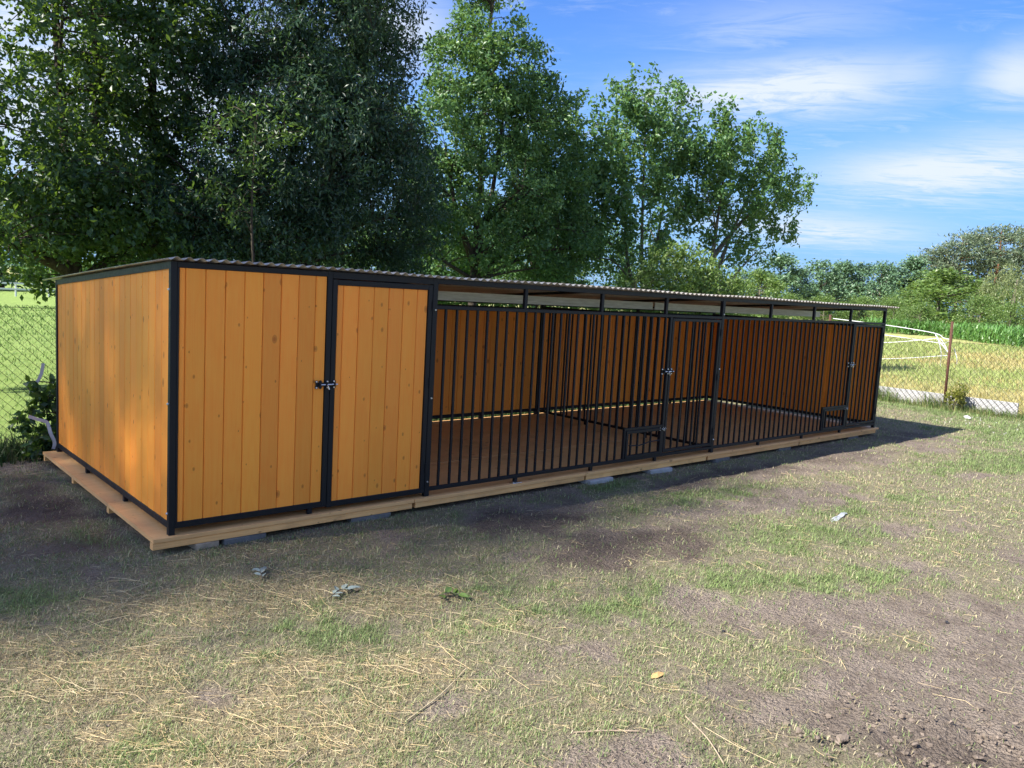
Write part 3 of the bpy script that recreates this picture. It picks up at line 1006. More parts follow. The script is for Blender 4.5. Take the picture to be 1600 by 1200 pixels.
# --- roof: steel frame, rafters, one steel purlin, corrugated sheets
mb = MB()
mb.box((2.0455, 0.003, 1.8335), (5.9445, 0.037, 1.8750), 0.003)
mb.box((5.9925, 0.003, 1.8335), (10.0245, 0.037, 1.8750), 0.003)
mb.box((0.0405, 2.903, 1.640), (10.0245, 2.937, 1.6760), 0.003)
roof = kpart('roof_frame', mb)
for x in (2.01, 3.985, 5.955, 7.985, 10.03):
    vs = []
    for yy in (0.045, 2.895):
        z1_ = roof_z(yy) - 0.002
        vs += [(x, yy, z1_ - 0.026), (x + 0.03, yy, z1_ - 0.026), (x + 0.03, yy, z1_), (x, yy, z1_)]
    mb = MB()
    mb.add(vs, [[0, 1, 2, 3], [7, 6, 5, 4], [0, 4, 5, 1], [1, 5, 6, 2], [2, 6, 7, 3], [3, 7, 4, 0]])
    kpart('rafter', mb, 'steel', roof)
for (a, b_) in ((2.05, 5.95), (5.99, 10.0)):
    mb = MB()
    mb.add([(a, 0.985, 1.690), (a, 1.045, 1.690), (a, 1.045, 1.702), (a, 0.997, 1.702), (a, 0.997, 1.775), (a, 0.985, 1.775),
            (b_, 0.985, 1.690), (b_, 1.045, 1.690), (b_, 1.045, 1.702), (b_, 0.997, 1.702), (b_, 0.997, 1.775), (b_, 0.985, 1.775)],
           [[0, 1, 2, 3], [0, 3, 4, 5], [9, 8, 7, 6], [11, 10, 9, 6], [0, 6, 7, 1], [1, 7, 8, 2], [2, 8, 9, 3], [3, 9, 10, 4], [4, 10, 11, 5], [5, 11, 6, 0]])
    kpart('purlin', mb, 'galv', roof)
SW = 0.855
x = -0.035
k = 0
while x < 10.30:
    x1 = min(x + SW + 0.05, 10.36)
    nx = int((x1 - x) / 0.0076)
    ny = 8
    xs = np.linspace(x, x1, nx)
    ys = np.linspace(-0.045 + random.uniform(-0.006, 0.006), 3.27, ny)
    vs = []
    off = 0.0022 * (k % 2)
    for side in (0, 1):
        for yy in ys:
            for xx in xs:
                zz = 1.8905 - 0.0665 * yy + off + 0.0098 * math.cos(2 * math.pi * (xx - 0.02) / 0.0765) + 0.0016 * side
                zz += 0.004 * math.sin(xx * 2.1 + yy)
                vs.append((xx, yy, zz))
    NN = nx * ny
    fs = []
    for side in (0, 1):
        for j in range(ny - 1):
            for i in range(nx - 1):
                a = side * NN + j * nx + i
                q = [a, a + 1, a + nx + 1, a + nx]
                fs.append(q if side else q[::-1])
    for i in range(nx - 1):
        fs.append([i, i + 1, NN + i + 1, NN + i])
        e = (ny - 1) * nx
        fs.append([e + i + 1, e + i, NN + e + i, NN + e + i + 1])
    for j in range(ny - 1):
        a = j * nx
        fs.append([a + nx, a, NN + a, NN + a + nx])
        a = j * nx + nx - 1
        fs.append([a, a + nx, NN + a + nx, NN + a])
    mb = MB()
    mb.add(vs, fs)
    put('roof_sheet', mb.mesh('roof_sheet', M['sheet'], KO, True), roof)
    x += SW
    k += 1

# ------------------------------------------------------------------ chain link fences


def chain_mesh(p0, dirv, length, z0, z1, pitch, r):
    """woven zigzag wires, each a thin three-sided tube"""
    nw = int(length / pitch)
    nk = int((z1 - z0) / (pitch / 2)) + 1
    kk = np.arange(nk)
    base = np.arange(nw)[:, None] * pitch
    s_ = base + np.where(kk % 2 == 0, 0.0, pitch / 2)[None, :] + np.where((np.arange(nw) % 2 == 0)[:, None], 0, 0)
    s2 = base + pitch - np.where(kk % 2 == 0, pitch, pitch / 2)[None, :] * 0 - np.where(kk % 2 == 0, 0.0, pitch / 2)[None, :]
    allS = np.concatenate([s_, s2], 0)
    off = np.concatenate([np.zeros(nw), np.ones(nw)])
    zz = z0 + kk * (pitch / 2) + 0 * allS
    wob = 0.006 * np.sin(allS * 3.1 + zz * 2.0)
    d = np.array(dirv)
    nrm = np.array([d[1], -d[0], 0])
    P3 = np.array(p0)[None, None, :] + allS[..., None] * d[None, None, :] + nrm[None, None, :] * (wob + (off[:, None] - 0.5) * r * 1.6)[..., None]
    P3[..., 2] = zz + 0.004 * np.sin(allS * 5)
    ring = np.array([[0, 1.0], [0.87, -0.5], [-0.87, -0.5]])
    vs = P3[:, :, None, :] + r * (ring[:, 0][None, None, :, None] * nrm + ring[:, 1][None, None, :, None] * (d * 0.7 + np.array([0, 0, 0.3])))
    nwt = allS.shape[0]
    idx = np.arange(nwt * nk * 3).reshape(nwt, nk, 3)
    a = idx[:, :-1, :]
    b_ = np.roll(a, -1, axis=2)
    c_ = np.roll(idx[:, 1:, :], -1, axis=2)
    d2 = idx[:, 1:, :]
    F_ = np.stack([a, b_, c_, d2], -1).reshape(-1, 4)
    return vs.reshape(-1, 3), F_


def fence(name, label, p0, dirv, length, posts, z1, pitch, r, wm, tw):
    f_ = empty(name, (p0[0], p0[1], 0), label, 'fence')
    v_, F_ = chain_mesh((0, 0, 0), dirv, length, 0.02, z1, pitch, r)
    o = put('wire_mesh', mesh_from('wire_mesh', v_, F_, wm), f_)
    o['kind'] = 'stuff'
    d = Vector(dirv)
    for z in tw:
        mb_ = MB()
        kq = 40
        mb_.tube([d * (length * i / kq) + Vector((0, 0, z + 0.008 * math.sin(i * 0.7))) for i in range(kq + 1)], 0.0022, 4)
        put('tension_wire', mb_.mesh('tension_wire', wm), f_)
    for (s, h) in posts:
        mb_ = MB()
        p = d * s
        lean = 0.012
        mb_.tube([(p.x, p.y - 0.02, -0.05), (p.x, p.y + lean, h)], 0.026, 12)
        put('post', mb_.mesh('post', M['rust'], smooth=True), f_)
    return f_


FL = fence('chain_link_fence', 'dark chain link fence behind the kennel, open to the green pasture on the left', (-2.6, 3.62, 0), (1, 0, 0), 18.0,
           [(0.2, 1.62), (4.2, 1.55), (7.2, 1.55), (10.2, 1.55), (13.2, 1.55)], 1.44, 0.085, 0.0036, M['wire'], [0.62, 1.40])
FR = fence('chain_link_fence', 'chain link fence on a rusty post at the right, with concrete edging along its foot', (15.4, 3.55, 0), (0, -1, 0), 6.2,
           [(0.0, 1.7), (2.53, 1.715), (5.9, 1.7)], 1.33, 0.118, 0.0052, M['wire2'], [0.52, 1.31])
for (ya, yb) in ((1.02, 3.5), (-0.28, 1.00)):
    mb = MB()
    mb.box((15.44, ya, -0.05), (15.49, yb, 0.262), 0.006)
    put('concrete_edging', mb.mesh('concrete_edging', M['concrete'], (15.4, 3.55, 0)), FR)


# ------------------------------------------------------------------ white fence tapes
def curve_pts(pts, k=6):
    out_ = []
    P_ = [Vector(p) for p in pts]
    P_ = [P_[0]] + P_ + [P_[-1]]
    for i in range(1, len(P_) - 2):
        for j in range(k):
            t_ = j / k
            a, b_, c_, d = P_[i - 1], P_[i], P_[i + 1], P_[i + 2]
            out_.append(0.5 * ((2 * b_) + (c_ - a) * t_ + (2 * a - 5 * b_ + 4 * c_ - d) * t_ ** 2 + (3 * b_ - a - 3 * c_ + d) * t_ ** 3))
    out_.append(P_[-2])
    return out_


def rib_thing(name, pts, width, label, cat, group=None, mat='tape', wdir=(0, 0, 1), parent=None):
    mb_ = MB()
    mb_.ribbon(curve_pts(pts), width, 0.002, wdir)
    o = put(name, mb_.mesh(name, M[mat]), parent)
    if parent is None:
        tag(o, label, cat, group)
    return o


tp = 'white electric fence tapes'
for (pts, wd_, lab) in [
        ([(15.62, 3.6, 1.62), (15.62, 2.36, 1.55), (15.60, 1.43, 1.46), (15.5, 1.2, 1.38), (15.44, 1.03, 1.36)], 0.011, 'topmost white fence tape, sloping down to the rusty post'),
        ([(15.62, 3.6, 1.40), (15.62, 2.35, 1.34), (15.6, 1.31, 1.27), (15.52, 1.15, 1.29), (15.44, 1.03, 1.355)], 0.010, 'second white fence tape, sagging before it rises to the rusty post'),
        ([(15.62, 3.6, 1.10), (15.62, 2.35, 1.19), (15.6, 1.35, 1.36)], 0.009, 'third white fence tape, climbing to meet the upper two by the rusty post'),
        ([(15.62, 3.6, 0.75), (15.62, 2.35, 0.84), (15.44, 1.06, 1.04)], 0.009, 'lowest white fence tape, running to the rusty post at chest height'),
        ([(15.6, 1.40, 1.44), (15.57, 1.30, 1.31), (15.50, 1.13, 1.16), (15.46, 1.06, 1.10)], 0.016, 'loose white tape end slanting down onto the rusty post'),
        ([(15.6, 1.35, 1.37), (15.6, 1.25, 1.09), (15.6, 1.23, 0.80)], 0.014, 'loose white tape end hanging straight down left of the rusty post'),
        ([(15.6, 1.30, 1.36), (15.57, 1.16, 1.20), (15.56, 1.14, 1.05)], 0.014, 'short loose white tape end just left of the rusty post'),
        ([(15.55, 1.00, 1.19), (15.55, 0.93, 1.02), (15.55, 0.91, 0.88)], 0.014, 'loose white tape end hanging to the right of the rusty post')]:
    rib_thing('fence_tape', pts, wd_, lab, 'tape', tp, 'tape', (0.3, 0, 1))
rib_thing('fence_tape', [(-0.03, 3.28, 0.90), (-0.05, 3.27, 0.80), (-0.09, 3.26, 0.72), (-0.14, 3.25, 0.63)], 0.028,
          'bluish white tape strip hanging on the fence above the dark bush', 'tape', 'tape ends in the dark bush', 'tape', (1, 0, 0.2))
rib_thing('fence_tape', [(-0.20, 3.03, 0.45), (-0.12, 3.03, 0.415), (-0.055, 3.03, 0.385), (-0.03, 3.02, 0.29), (0.0, 3.01, 0.20), (-0.01, 3.01, 0.14)], 0.030,
          'bent white tape draped over the front of the dark bush beside the kennel', 'tape', 'tape ends in the dark bush', 'tape', (0.4, 0, 1))


# ------------------------------------------------------------------ trees
def leaf_cloud(C, size, r, up=0.35, droop=0.25, aspect=0.55):
    """one small folded leaf at every point of C"""
    N = len(C)
    u = r.normal(size=(N, 3))
    u[:, 2] -= droop
    u /= np.linalg.norm(u, axis=1, keepdims=True)
    nn = r.normal(size=(N, 3))
    nn[:, 2] += up * 2.2
    nn -= u * (nn * u).sum(1, keepdims=True)
    nn /= np.linalg.norm(nn, axis=1, keepdims=True) + 1e-9
    wv = np.cross(nn, u)
    L = size * r.uniform(0.6, 1.3, N)[:, None]
    Wd = L * aspect * 0.5
    mid = C + u * L * 0.45 + nn * L * 0.07
    V_ = np.stack([C, mid + wv * Wd, C + u * L, mid - wv * Wd], 1).reshape(-1, 3)
    i4 = np.arange(N)[:, None] * 4
    F_ = np.concatenate([i4 + np.array([[0, 1, 2]]), i4 + np.array([[0, 2, 3]])], 1).reshape(-1, 3)
    return V_, F_


def in_ell(r, spec, hollow=0.35):
    (c, rad) = spec
    d = r.normal(size=3)
    d /= np.linalg.norm(d)
    q = (hollow + (1 - hollow) * r.random()) ** 0.55 * r.uniform(0.9, 1.14)
    return np.array(c) + d * np.array(rad) * q


def tree(name, base, stems, ells, weights, nclus, leaves_per, leaf, spread, leafmat, barkmat, label, cat='tree', group=None,
         seed=1, nlimb=14, droop=0.25, aspect=0.55, flat=0.7, r0=0.14, shoots=0.0):
    """stems: list of polylines (relative to base); crown = leaf clusters on twigs that grow from limbs out of the stems"""
    r = np.random.default_rng(seed)
    root = empty(name, base, label, cat, group)
    B = np.array(base)
    mb_ = MB()
    pts_all = []
    for si, st in enumerate(stems):
        P_ = curve_pts(st, 5)
        k = len(P_)
        rr = r0 * (1.0 if si == 0 else 0.72)
        rad = [rr * (1 - 0.86 * (i / (k - 1)) ** 0.8) for i in range(k)]
        if si == 0 and st[0][2] <= 0.01:
            rad[0] *= 1.35
        mb_.tube(P_, rad, 8)
        for i, p in enumerate(P_):
            pts_all.append((np.array(p), rad[i]))
    weights = np.array(weights, float)
    weights /= weights.sum()
    cen = []
    for i in range(nclus):
        e = ells[r.choice(len(ells), p=weights)]
        cen.append(in_ell(r, e) - B)
    cen = np.array(cen)
    # limbs to well spread clusters
    sp = np.array([p for p, _ in pts_all])
    sr = np.array([q for _, q in pts_all])
    chosen = [int(r.integers(nclus))]
    dist = np.linalg.norm(cen - cen[chosen[0]], axis=1)
    for _ in range(nlimb - 1):
        j = int(np.argmax(dist))
        chosen.append(j)
        dist = np.minimum(dist, np.linalg.norm(cen - cen[j], axis=1))
    node_p = list(sp)
    node_r = list(sr)
    for j in chosen:
        tgt = cen[j]
        dd = np.linalg.norm(sp - tgt, axis=1) + 2.0 * np.maximum(0, sp[:, 2] - tgt[2] + 0.45 * np.linalg.norm((sp - tgt)[:, :2], axis=1))
        if cat == 'tree':
            dd = dd + 6.0 * np.maximum(0, 2.0 - sp[:, 2])
        a = int(np.argmin(dd))
        p0 = sp[a]
        rr = min(sr[a] * 0.6, r0 * 0.42)
        midp = (p0 + tgt) / 2 + np.array([0, 0, 0.10 * np.linalg.norm(tgt - p0)]) + r.normal(size=3) * 0.08
        path = curve_pts([p0, midp, tgt], 5)
        k = len(path)
        rad = [max(0.006, rr * (1 - 0.85 * i / (k - 1))) for i in range(k)]
        mb_.tube(path, rad, 6)
        for i, p in enumerate(path):
            node_p.append(np.array(p))
            node_r.append(rad[i])
    NP = np.array(node_p)
    NR = np.array(node_r)
    leafC = []
    order = np.argsort(-cen[:, 2])
    for j in range(nclus):
        tgt = cen[j]
        dd = np.linalg.norm(NP - tgt, axis=1) + 0.8 * np.maximum(0, NP[:, 2] - tgt[2])
        a = int(np.argmin(dd))
        p0 = NP[a]
        ln = np.linalg.norm(tgt - p0)
        if ln > 0.05:
            midp = (p0 + tgt) / 2 + np.array([0, 0, 0.08 * ln]) + r.normal(size=3) * 0.05 * ln
            path = curve_pts([p0, midp, tgt], 3)
            rr = min(NR[a] * 0.7, 0.012 + 0.006 * ln)
            k = len(path)
            mb_.tube(path, [max(0.0025, rr * (1 - 0.8 * i / (k - 1))) for i in range(k)], 4, False)
        dirv = (tgt - p0) / (ln + 1e-6)
        kq = int(leaves_per * r.uniform(0.5, 1.5))
        sdir = dirv + np.array([0, 0, shoots])
        tpos = r.uniform(-1.5, 1.25, kq)[:, None]
        q = tgt + sdir * tpos * spread + r.normal(size=(kq, 3)) * spread * np.array([0.40, 0.40, 0.40 * flat]) * (1.15 - 0.35 * tpos)
        leafC.append(q)
    LC = np.concatenate(leafC)
    V_, F_ = leaf_cloud(LC, leaf, r, 0.35, droop, aspect)
    put('trunk', mb_.mesh('trunk', barkmat, smooth=True), root)
    put('crown', mesh_from('crown', V_, F_, leafmat), root)
    return root


G1 = 'trees behind the back fence'
# unseen poplar added at the left: its crown is shaped to shade the near yard softly
tree('added_shade_poplar', (-23.6, 6.0, 0), [[(0, 0, 0), (0.1, 0, 8), (0, 0.1, 16), (0.1, 0, 25)]],
     [((-23.6, 5.9, 22.6), (2.4, 2.15, 3.6)), ((-23.6, 5.9, 17.0), (2.0, 1.9, 3.4)), ((-23.6, 5.9, 10.0), (1.8, 1.7, 5.0))], [1.5, 0.8, 0.4], 2700, 10, 0.160, 1.0,
     M['leaf_mid'], M['bark'], 'unseen very tall poplar added far off to the left to shade the yard', group=G1, seed=31, nlimb=24, r0=0.3)
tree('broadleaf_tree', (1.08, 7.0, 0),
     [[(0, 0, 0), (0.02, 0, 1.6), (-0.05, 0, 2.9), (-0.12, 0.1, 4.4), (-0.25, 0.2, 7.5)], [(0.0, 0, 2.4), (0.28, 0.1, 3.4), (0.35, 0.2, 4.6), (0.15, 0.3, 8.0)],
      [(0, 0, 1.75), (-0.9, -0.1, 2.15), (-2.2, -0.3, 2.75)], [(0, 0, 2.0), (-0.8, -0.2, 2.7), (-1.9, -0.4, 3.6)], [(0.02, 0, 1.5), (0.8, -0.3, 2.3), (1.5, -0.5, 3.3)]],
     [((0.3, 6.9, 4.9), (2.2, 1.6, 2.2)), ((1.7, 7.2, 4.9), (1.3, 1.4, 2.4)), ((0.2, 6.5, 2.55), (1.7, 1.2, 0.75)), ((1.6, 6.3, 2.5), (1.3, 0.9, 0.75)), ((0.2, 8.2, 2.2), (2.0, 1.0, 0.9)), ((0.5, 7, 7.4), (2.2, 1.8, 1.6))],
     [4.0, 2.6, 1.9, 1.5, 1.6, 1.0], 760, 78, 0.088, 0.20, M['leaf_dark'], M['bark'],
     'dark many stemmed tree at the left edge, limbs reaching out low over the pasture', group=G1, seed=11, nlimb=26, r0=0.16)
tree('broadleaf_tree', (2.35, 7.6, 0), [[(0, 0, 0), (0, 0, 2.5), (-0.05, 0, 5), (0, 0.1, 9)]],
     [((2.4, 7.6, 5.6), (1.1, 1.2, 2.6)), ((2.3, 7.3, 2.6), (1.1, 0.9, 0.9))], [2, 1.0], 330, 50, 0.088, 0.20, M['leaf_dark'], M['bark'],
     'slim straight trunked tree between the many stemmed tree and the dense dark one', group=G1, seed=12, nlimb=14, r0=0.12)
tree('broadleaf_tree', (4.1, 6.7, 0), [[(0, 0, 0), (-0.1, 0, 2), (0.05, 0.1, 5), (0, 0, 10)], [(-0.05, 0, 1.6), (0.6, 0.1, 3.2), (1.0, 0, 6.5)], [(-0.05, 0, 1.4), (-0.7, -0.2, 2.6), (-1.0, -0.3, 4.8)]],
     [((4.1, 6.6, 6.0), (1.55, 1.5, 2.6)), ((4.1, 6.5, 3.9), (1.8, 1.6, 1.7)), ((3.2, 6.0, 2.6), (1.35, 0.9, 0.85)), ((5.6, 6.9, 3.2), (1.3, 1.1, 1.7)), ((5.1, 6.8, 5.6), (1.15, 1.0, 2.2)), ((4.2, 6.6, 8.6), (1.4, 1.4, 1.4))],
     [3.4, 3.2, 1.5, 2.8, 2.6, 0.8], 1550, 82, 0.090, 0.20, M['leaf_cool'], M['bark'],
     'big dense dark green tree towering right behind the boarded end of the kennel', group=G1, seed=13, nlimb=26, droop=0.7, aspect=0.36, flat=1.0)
# paler hanging branch of the dense tree, drawn as a slim tree of its own
tree('hanging_branch', (2.75, 5.0, 0), [[(0, 0, 0), (0.03, 0, 1.4), (-0.05, 0, 2.6), (0.0, 0, 3.9)]],
     [((2.65, 5.0, 3.62), (0.75, 0.5, 0.45)), ((2.5, 5.0, 2.9), (0.5, 0.4, 0.5))], [2.2, 0.9], 44, 30, 0.085, 0.17, M['leaf_spray'], M['bark'],
     'hanging branch with slightly paler sprays on an added stem, in front of the dense dark tree', group=G1, seed=14, nlimb=10, r0=0.04, shoots=0.3, aspect=0.4)
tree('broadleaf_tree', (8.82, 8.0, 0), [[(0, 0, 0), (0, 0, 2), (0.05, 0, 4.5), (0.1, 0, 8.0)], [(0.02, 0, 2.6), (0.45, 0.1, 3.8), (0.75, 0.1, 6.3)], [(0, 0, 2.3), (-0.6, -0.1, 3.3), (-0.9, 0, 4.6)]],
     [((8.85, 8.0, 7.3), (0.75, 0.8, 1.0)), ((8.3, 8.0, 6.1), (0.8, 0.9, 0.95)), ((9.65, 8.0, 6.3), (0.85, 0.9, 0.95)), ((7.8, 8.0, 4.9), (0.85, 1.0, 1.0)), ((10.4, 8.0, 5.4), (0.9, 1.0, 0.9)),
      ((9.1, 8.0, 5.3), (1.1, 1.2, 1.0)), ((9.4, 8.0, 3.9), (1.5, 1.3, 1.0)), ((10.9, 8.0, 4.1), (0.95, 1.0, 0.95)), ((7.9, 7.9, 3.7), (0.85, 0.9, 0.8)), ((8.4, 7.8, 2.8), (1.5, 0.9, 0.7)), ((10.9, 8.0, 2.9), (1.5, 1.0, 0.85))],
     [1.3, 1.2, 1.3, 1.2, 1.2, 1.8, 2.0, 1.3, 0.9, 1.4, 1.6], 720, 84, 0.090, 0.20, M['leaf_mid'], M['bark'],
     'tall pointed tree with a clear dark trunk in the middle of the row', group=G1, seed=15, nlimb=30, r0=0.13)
tree('broadleaf_tree', (11.4, 9.0, 0), [[(0, 0, 0), (0.1, 0, 1.6), (-0.1, 0, 3.2), (0.3, 0, 5.6)], [(0.05, 0, 1.2), (0.7, 0.1, 2.6), (0.9, 0, 4.6)]],
     [((11.75, 8.9, 4.9), (0.8, 0.9, 1.3)), ((11.8, 9.0, 3.6), (1.3, 1.0, 1.2)), ((11.0, 9, 2.3), (1.3, 0.9, 0.7))], [1.5, 2.2, 1.0], 230, 66, 0.095, 0.2, M['leaf_mid'], M['bark'],
     'thin forked tree in the gap right of the tall pointed tree', group=G1, seed=16, nlimb=16, r0=0.08)
tree('broadleaf_tree', (14.2, 8.0, 0), [[(0, 0, 0), (0.1, 0, 1.8), (-0.1, 0, 3.4), (-0.3, 0, 6.6)], [(0.08, 0, 1.5), (0.5, 0, 3.2), (0.9, 0, 6.2)], [(0.05, 0, 1.6), (-0.6, 0, 2.8), (-0.9, 0, 4.6)]],
     [((12.75, 8.0, 6.1), (0.45, 0.6, 0.75)), ((14.0, 8.0, 6.6), (0.5, 0.6, 0.8)), ((15.3, 8.0, 6.6), (0.5, 0.6, 0.75)), ((12.3, 8.0, 5.2), (0.8, 0.8, 0.7)), ((13.6, 8.0, 5.6), (0.9, 0.9, 0.8)), ((15.1, 8.0, 5.7), (0.9, 0.9, 0.8)),
      ((12.3, 8.0, 4.2), (0.9, 0.9, 0.7)), ((13.6, 8.0, 4.4), (1.1, 1.0, 0.8)), ((15.1, 8.0, 4.5), (0.9, 0.9, 0.8)), ((12.6, 8.2, 3.2), (1.1, 0.9, 0.7)), ((14.1, 8.0, 3.3), (1.1, 0.9, 0.6)), ((15.9, 8.2, 5.4), (0.7, 0.7, 0.9)), ((15.6, 8.2, 3.6), (0.9, 0.8, 0.7))],
     [0.6, 0.7, 0.6, 1.1, 1.5, 1.3, 1.1, 1.5, 1.1, 1.0, 0.8, 0.9, 0.8], 290, 66, 0.122, 0.19, M['leaf_mid'], M['bark2'],
     'airy tree with a pale leaning trunk behind the low green bush', group=G1, seed=17, nlimb=24, r0=0.10, shoots=1.0)
tree('broadleaf_tree', (16.3, 7.5, 0), [[(0, 0, 0), (0.1, 0, 2.0), (0.2, 0, 3.7), (0.5, 0, 6.4)], [(0.15, 0, 2.2), (1.0, 0, 3.8), (2.0, 0, 5.5)], [(0.15, 0, 3.0), (1.8, 0.05, 4.3), (4.2, 0.1, 5.15)], [(0.1, 0, 1.6), (1.0, 0, 2.4), (2.2, 0, 3.3)]],
     [((16.7, 7.5, 6.35), (0.5, 0.6, 0.7)), ((18.3, 7.5, 6.3), (0.5, 0.6, 0.6)), ((16.0, 7.5, 5.5), (0.7, 0.8, 0.7)), ((17.5, 7.5, 5.5), (0.8, 0.8, 0.7)), ((18.9, 7.5, 5.6), (0.6, 0.6, 0.6)), ((16.0, 7.5, 4.4), (0.7, 0.8, 0.6)),
      ((17.4, 7.5, 4.5), (0.9, 0.8, 0.6)), ((19.0, 7.5, 4.5), (0.7, 0.6, 0.5)), ((20.0, 7.5, 5.25), (0.5, 0.45, 0.35)), ((21.0, 7.5, 5.3), (0.55, 0.3, 0.16)), ((17.2, 7.5, 3.5), (1.0, 0.7, 0.5)), ((18.8, 7.5, 3.4), (0.9, 0.6, 0.4)), ((19.6, 7.5, 4.3), (0.6, 0.5, 0.5)), ((19.5, 7.5, 5.6), (0.5, 0.4, 0.5))],
     [0.8, 0.7, 1.2, 1.3, 0.8, 0.9, 1.1, 0.7, 0.4, 0.28, 0.7, 0.5, 0.45, 0.4], 205, 60, 0.125, 0.19, M['leaf_mid'], M['bark2'],
     'thin crowned tree at the right end of the row, one long branch against the sky', group=G1, seed=18, nlimb=26, r0=0.11, shoots=1.0)


def bush(name, base, ells, weights, nclus, lp, leaf, spread, mat, label, seed, group=None, aspect=0.55, droop=0.2, cat='bush', shoots=0.2):
    return tree(name, base, [[(0, 0, 0), (0.02, 0, 0.25), (0, 0.02, 0.5)]], ells, weights, nclus, lp, leaf, spread, mat, M['bark'], label, cat, group,
                seed, 8, droop, aspect, 0.8, 0.025, shoots)


GB = 'bushes along the back of the plot'
bush('leafy_bush', (13.0, 6.0, 0), [((13.0, 6.0, 2.25), (1.1, 0.8, 0.8)), ((14.3, 6.1, 2.1), (1.0, 0.7, 0.65)), ((12.2, 6.0, 1.9), (0.9, 0.7, 0.6)), ((13.2, 6, 1.2), (1.8, 0.8, 0.9))], [2, 1.3, 0.9, 1.2], 400, 44, 0.085, 0.16, M['leaf_light'],
     'pale green rounded bush showing over the kennel roof, below the airy tree', 51, GB)
bush('leafy_bush', (18.6, 8.6, 0), [((18.8, 8.8, 1.9), (1.5, 0.9, 0.8)), ((17.5, 8.6, 1.4), (1.4, 0.8, 1.0))], [1.3, 1], 200, 40, 0.09, 0.18, M['leaf_light'],
     'light green bush right of the rounded one, at the foot of the spreading tree', 52, GB)
bush('leafy_bush', (11.5, 11, 0), [((12.6, 11, 2.4), (2.2, 0.9, 1.5)), ((10.2, 11, 2.2), (1.8, 0.9, 1.4))], [1.4, 1], 400, 44, 0.10, 0.2, M['leaf_mid'],
     'dark bush behind the thin forked tree', 53, GB)
bush('leafy_bush', (16.2, 11.4, 0), [((16.2, 11.4, 2.5), (2.2, 0.9, 1.6))], [1], 300, 44, 0.10, 0.2, M['leaf_mid'], 'dark bush deep behind the airy tree', 54, GB)
bush('leafy_bush', (8.2, 11, 0), [((8.3, 11, 2.1), (2.0, 0.9, 1.3))], [1], 260, 40, 0.10, 0.2, M['leaf_mid'], 'sunlit bush seen low beside the clear trunk of the pointed tree', 55, GB)
bush('leafy_bush', (4.6, 11.5, 0), [((4.8, 11.5, 2.0), (2.0, 0.9, 1.2)), ((2.6, 12.5, 2.1), (1.3, 0.8, 1.1))], [1.3, 0.8], 250, 40, 0.10, 0.2, M['leaf_mid'], 'broad bush in the shade behind the dense dark tree', 56, GB)
bush('nettle_bush', (-0.02, 3.22, 0), [((-0.02, 3.22, 0.36), (0.20, 0.18, 0.36)), ((0.06, 3.25, 0.55), (0.14, 0.13, 0.24)), ((-0.16, 3.2, 0.22), (0.2, 0.2, 0.2))], [1.5, 1, 0.7], 62, 15, 0.075, 0.07, M['leaf_dark'],
     'dark broad leaved bush tucked between the left wall of the kennel and the fence', 57, None, 0.62, 0.5, 'bush')
bush('dwarf_shrub', (15.15, 0.72, 0), [((15.15, 0.72, 0.26), (0.17, 0.16, 0.22)), ((15.1, 0.62, 0.34), (0.12, 0.12, 0.14))], [1.5, 1], 46, 22, 0.055, 0.05, M['leaf_yellow'],
     'small yellow green shrub at the foot of the rusty fence post', 58, None, 0.42, -0.4, 'shrub', 0.8)


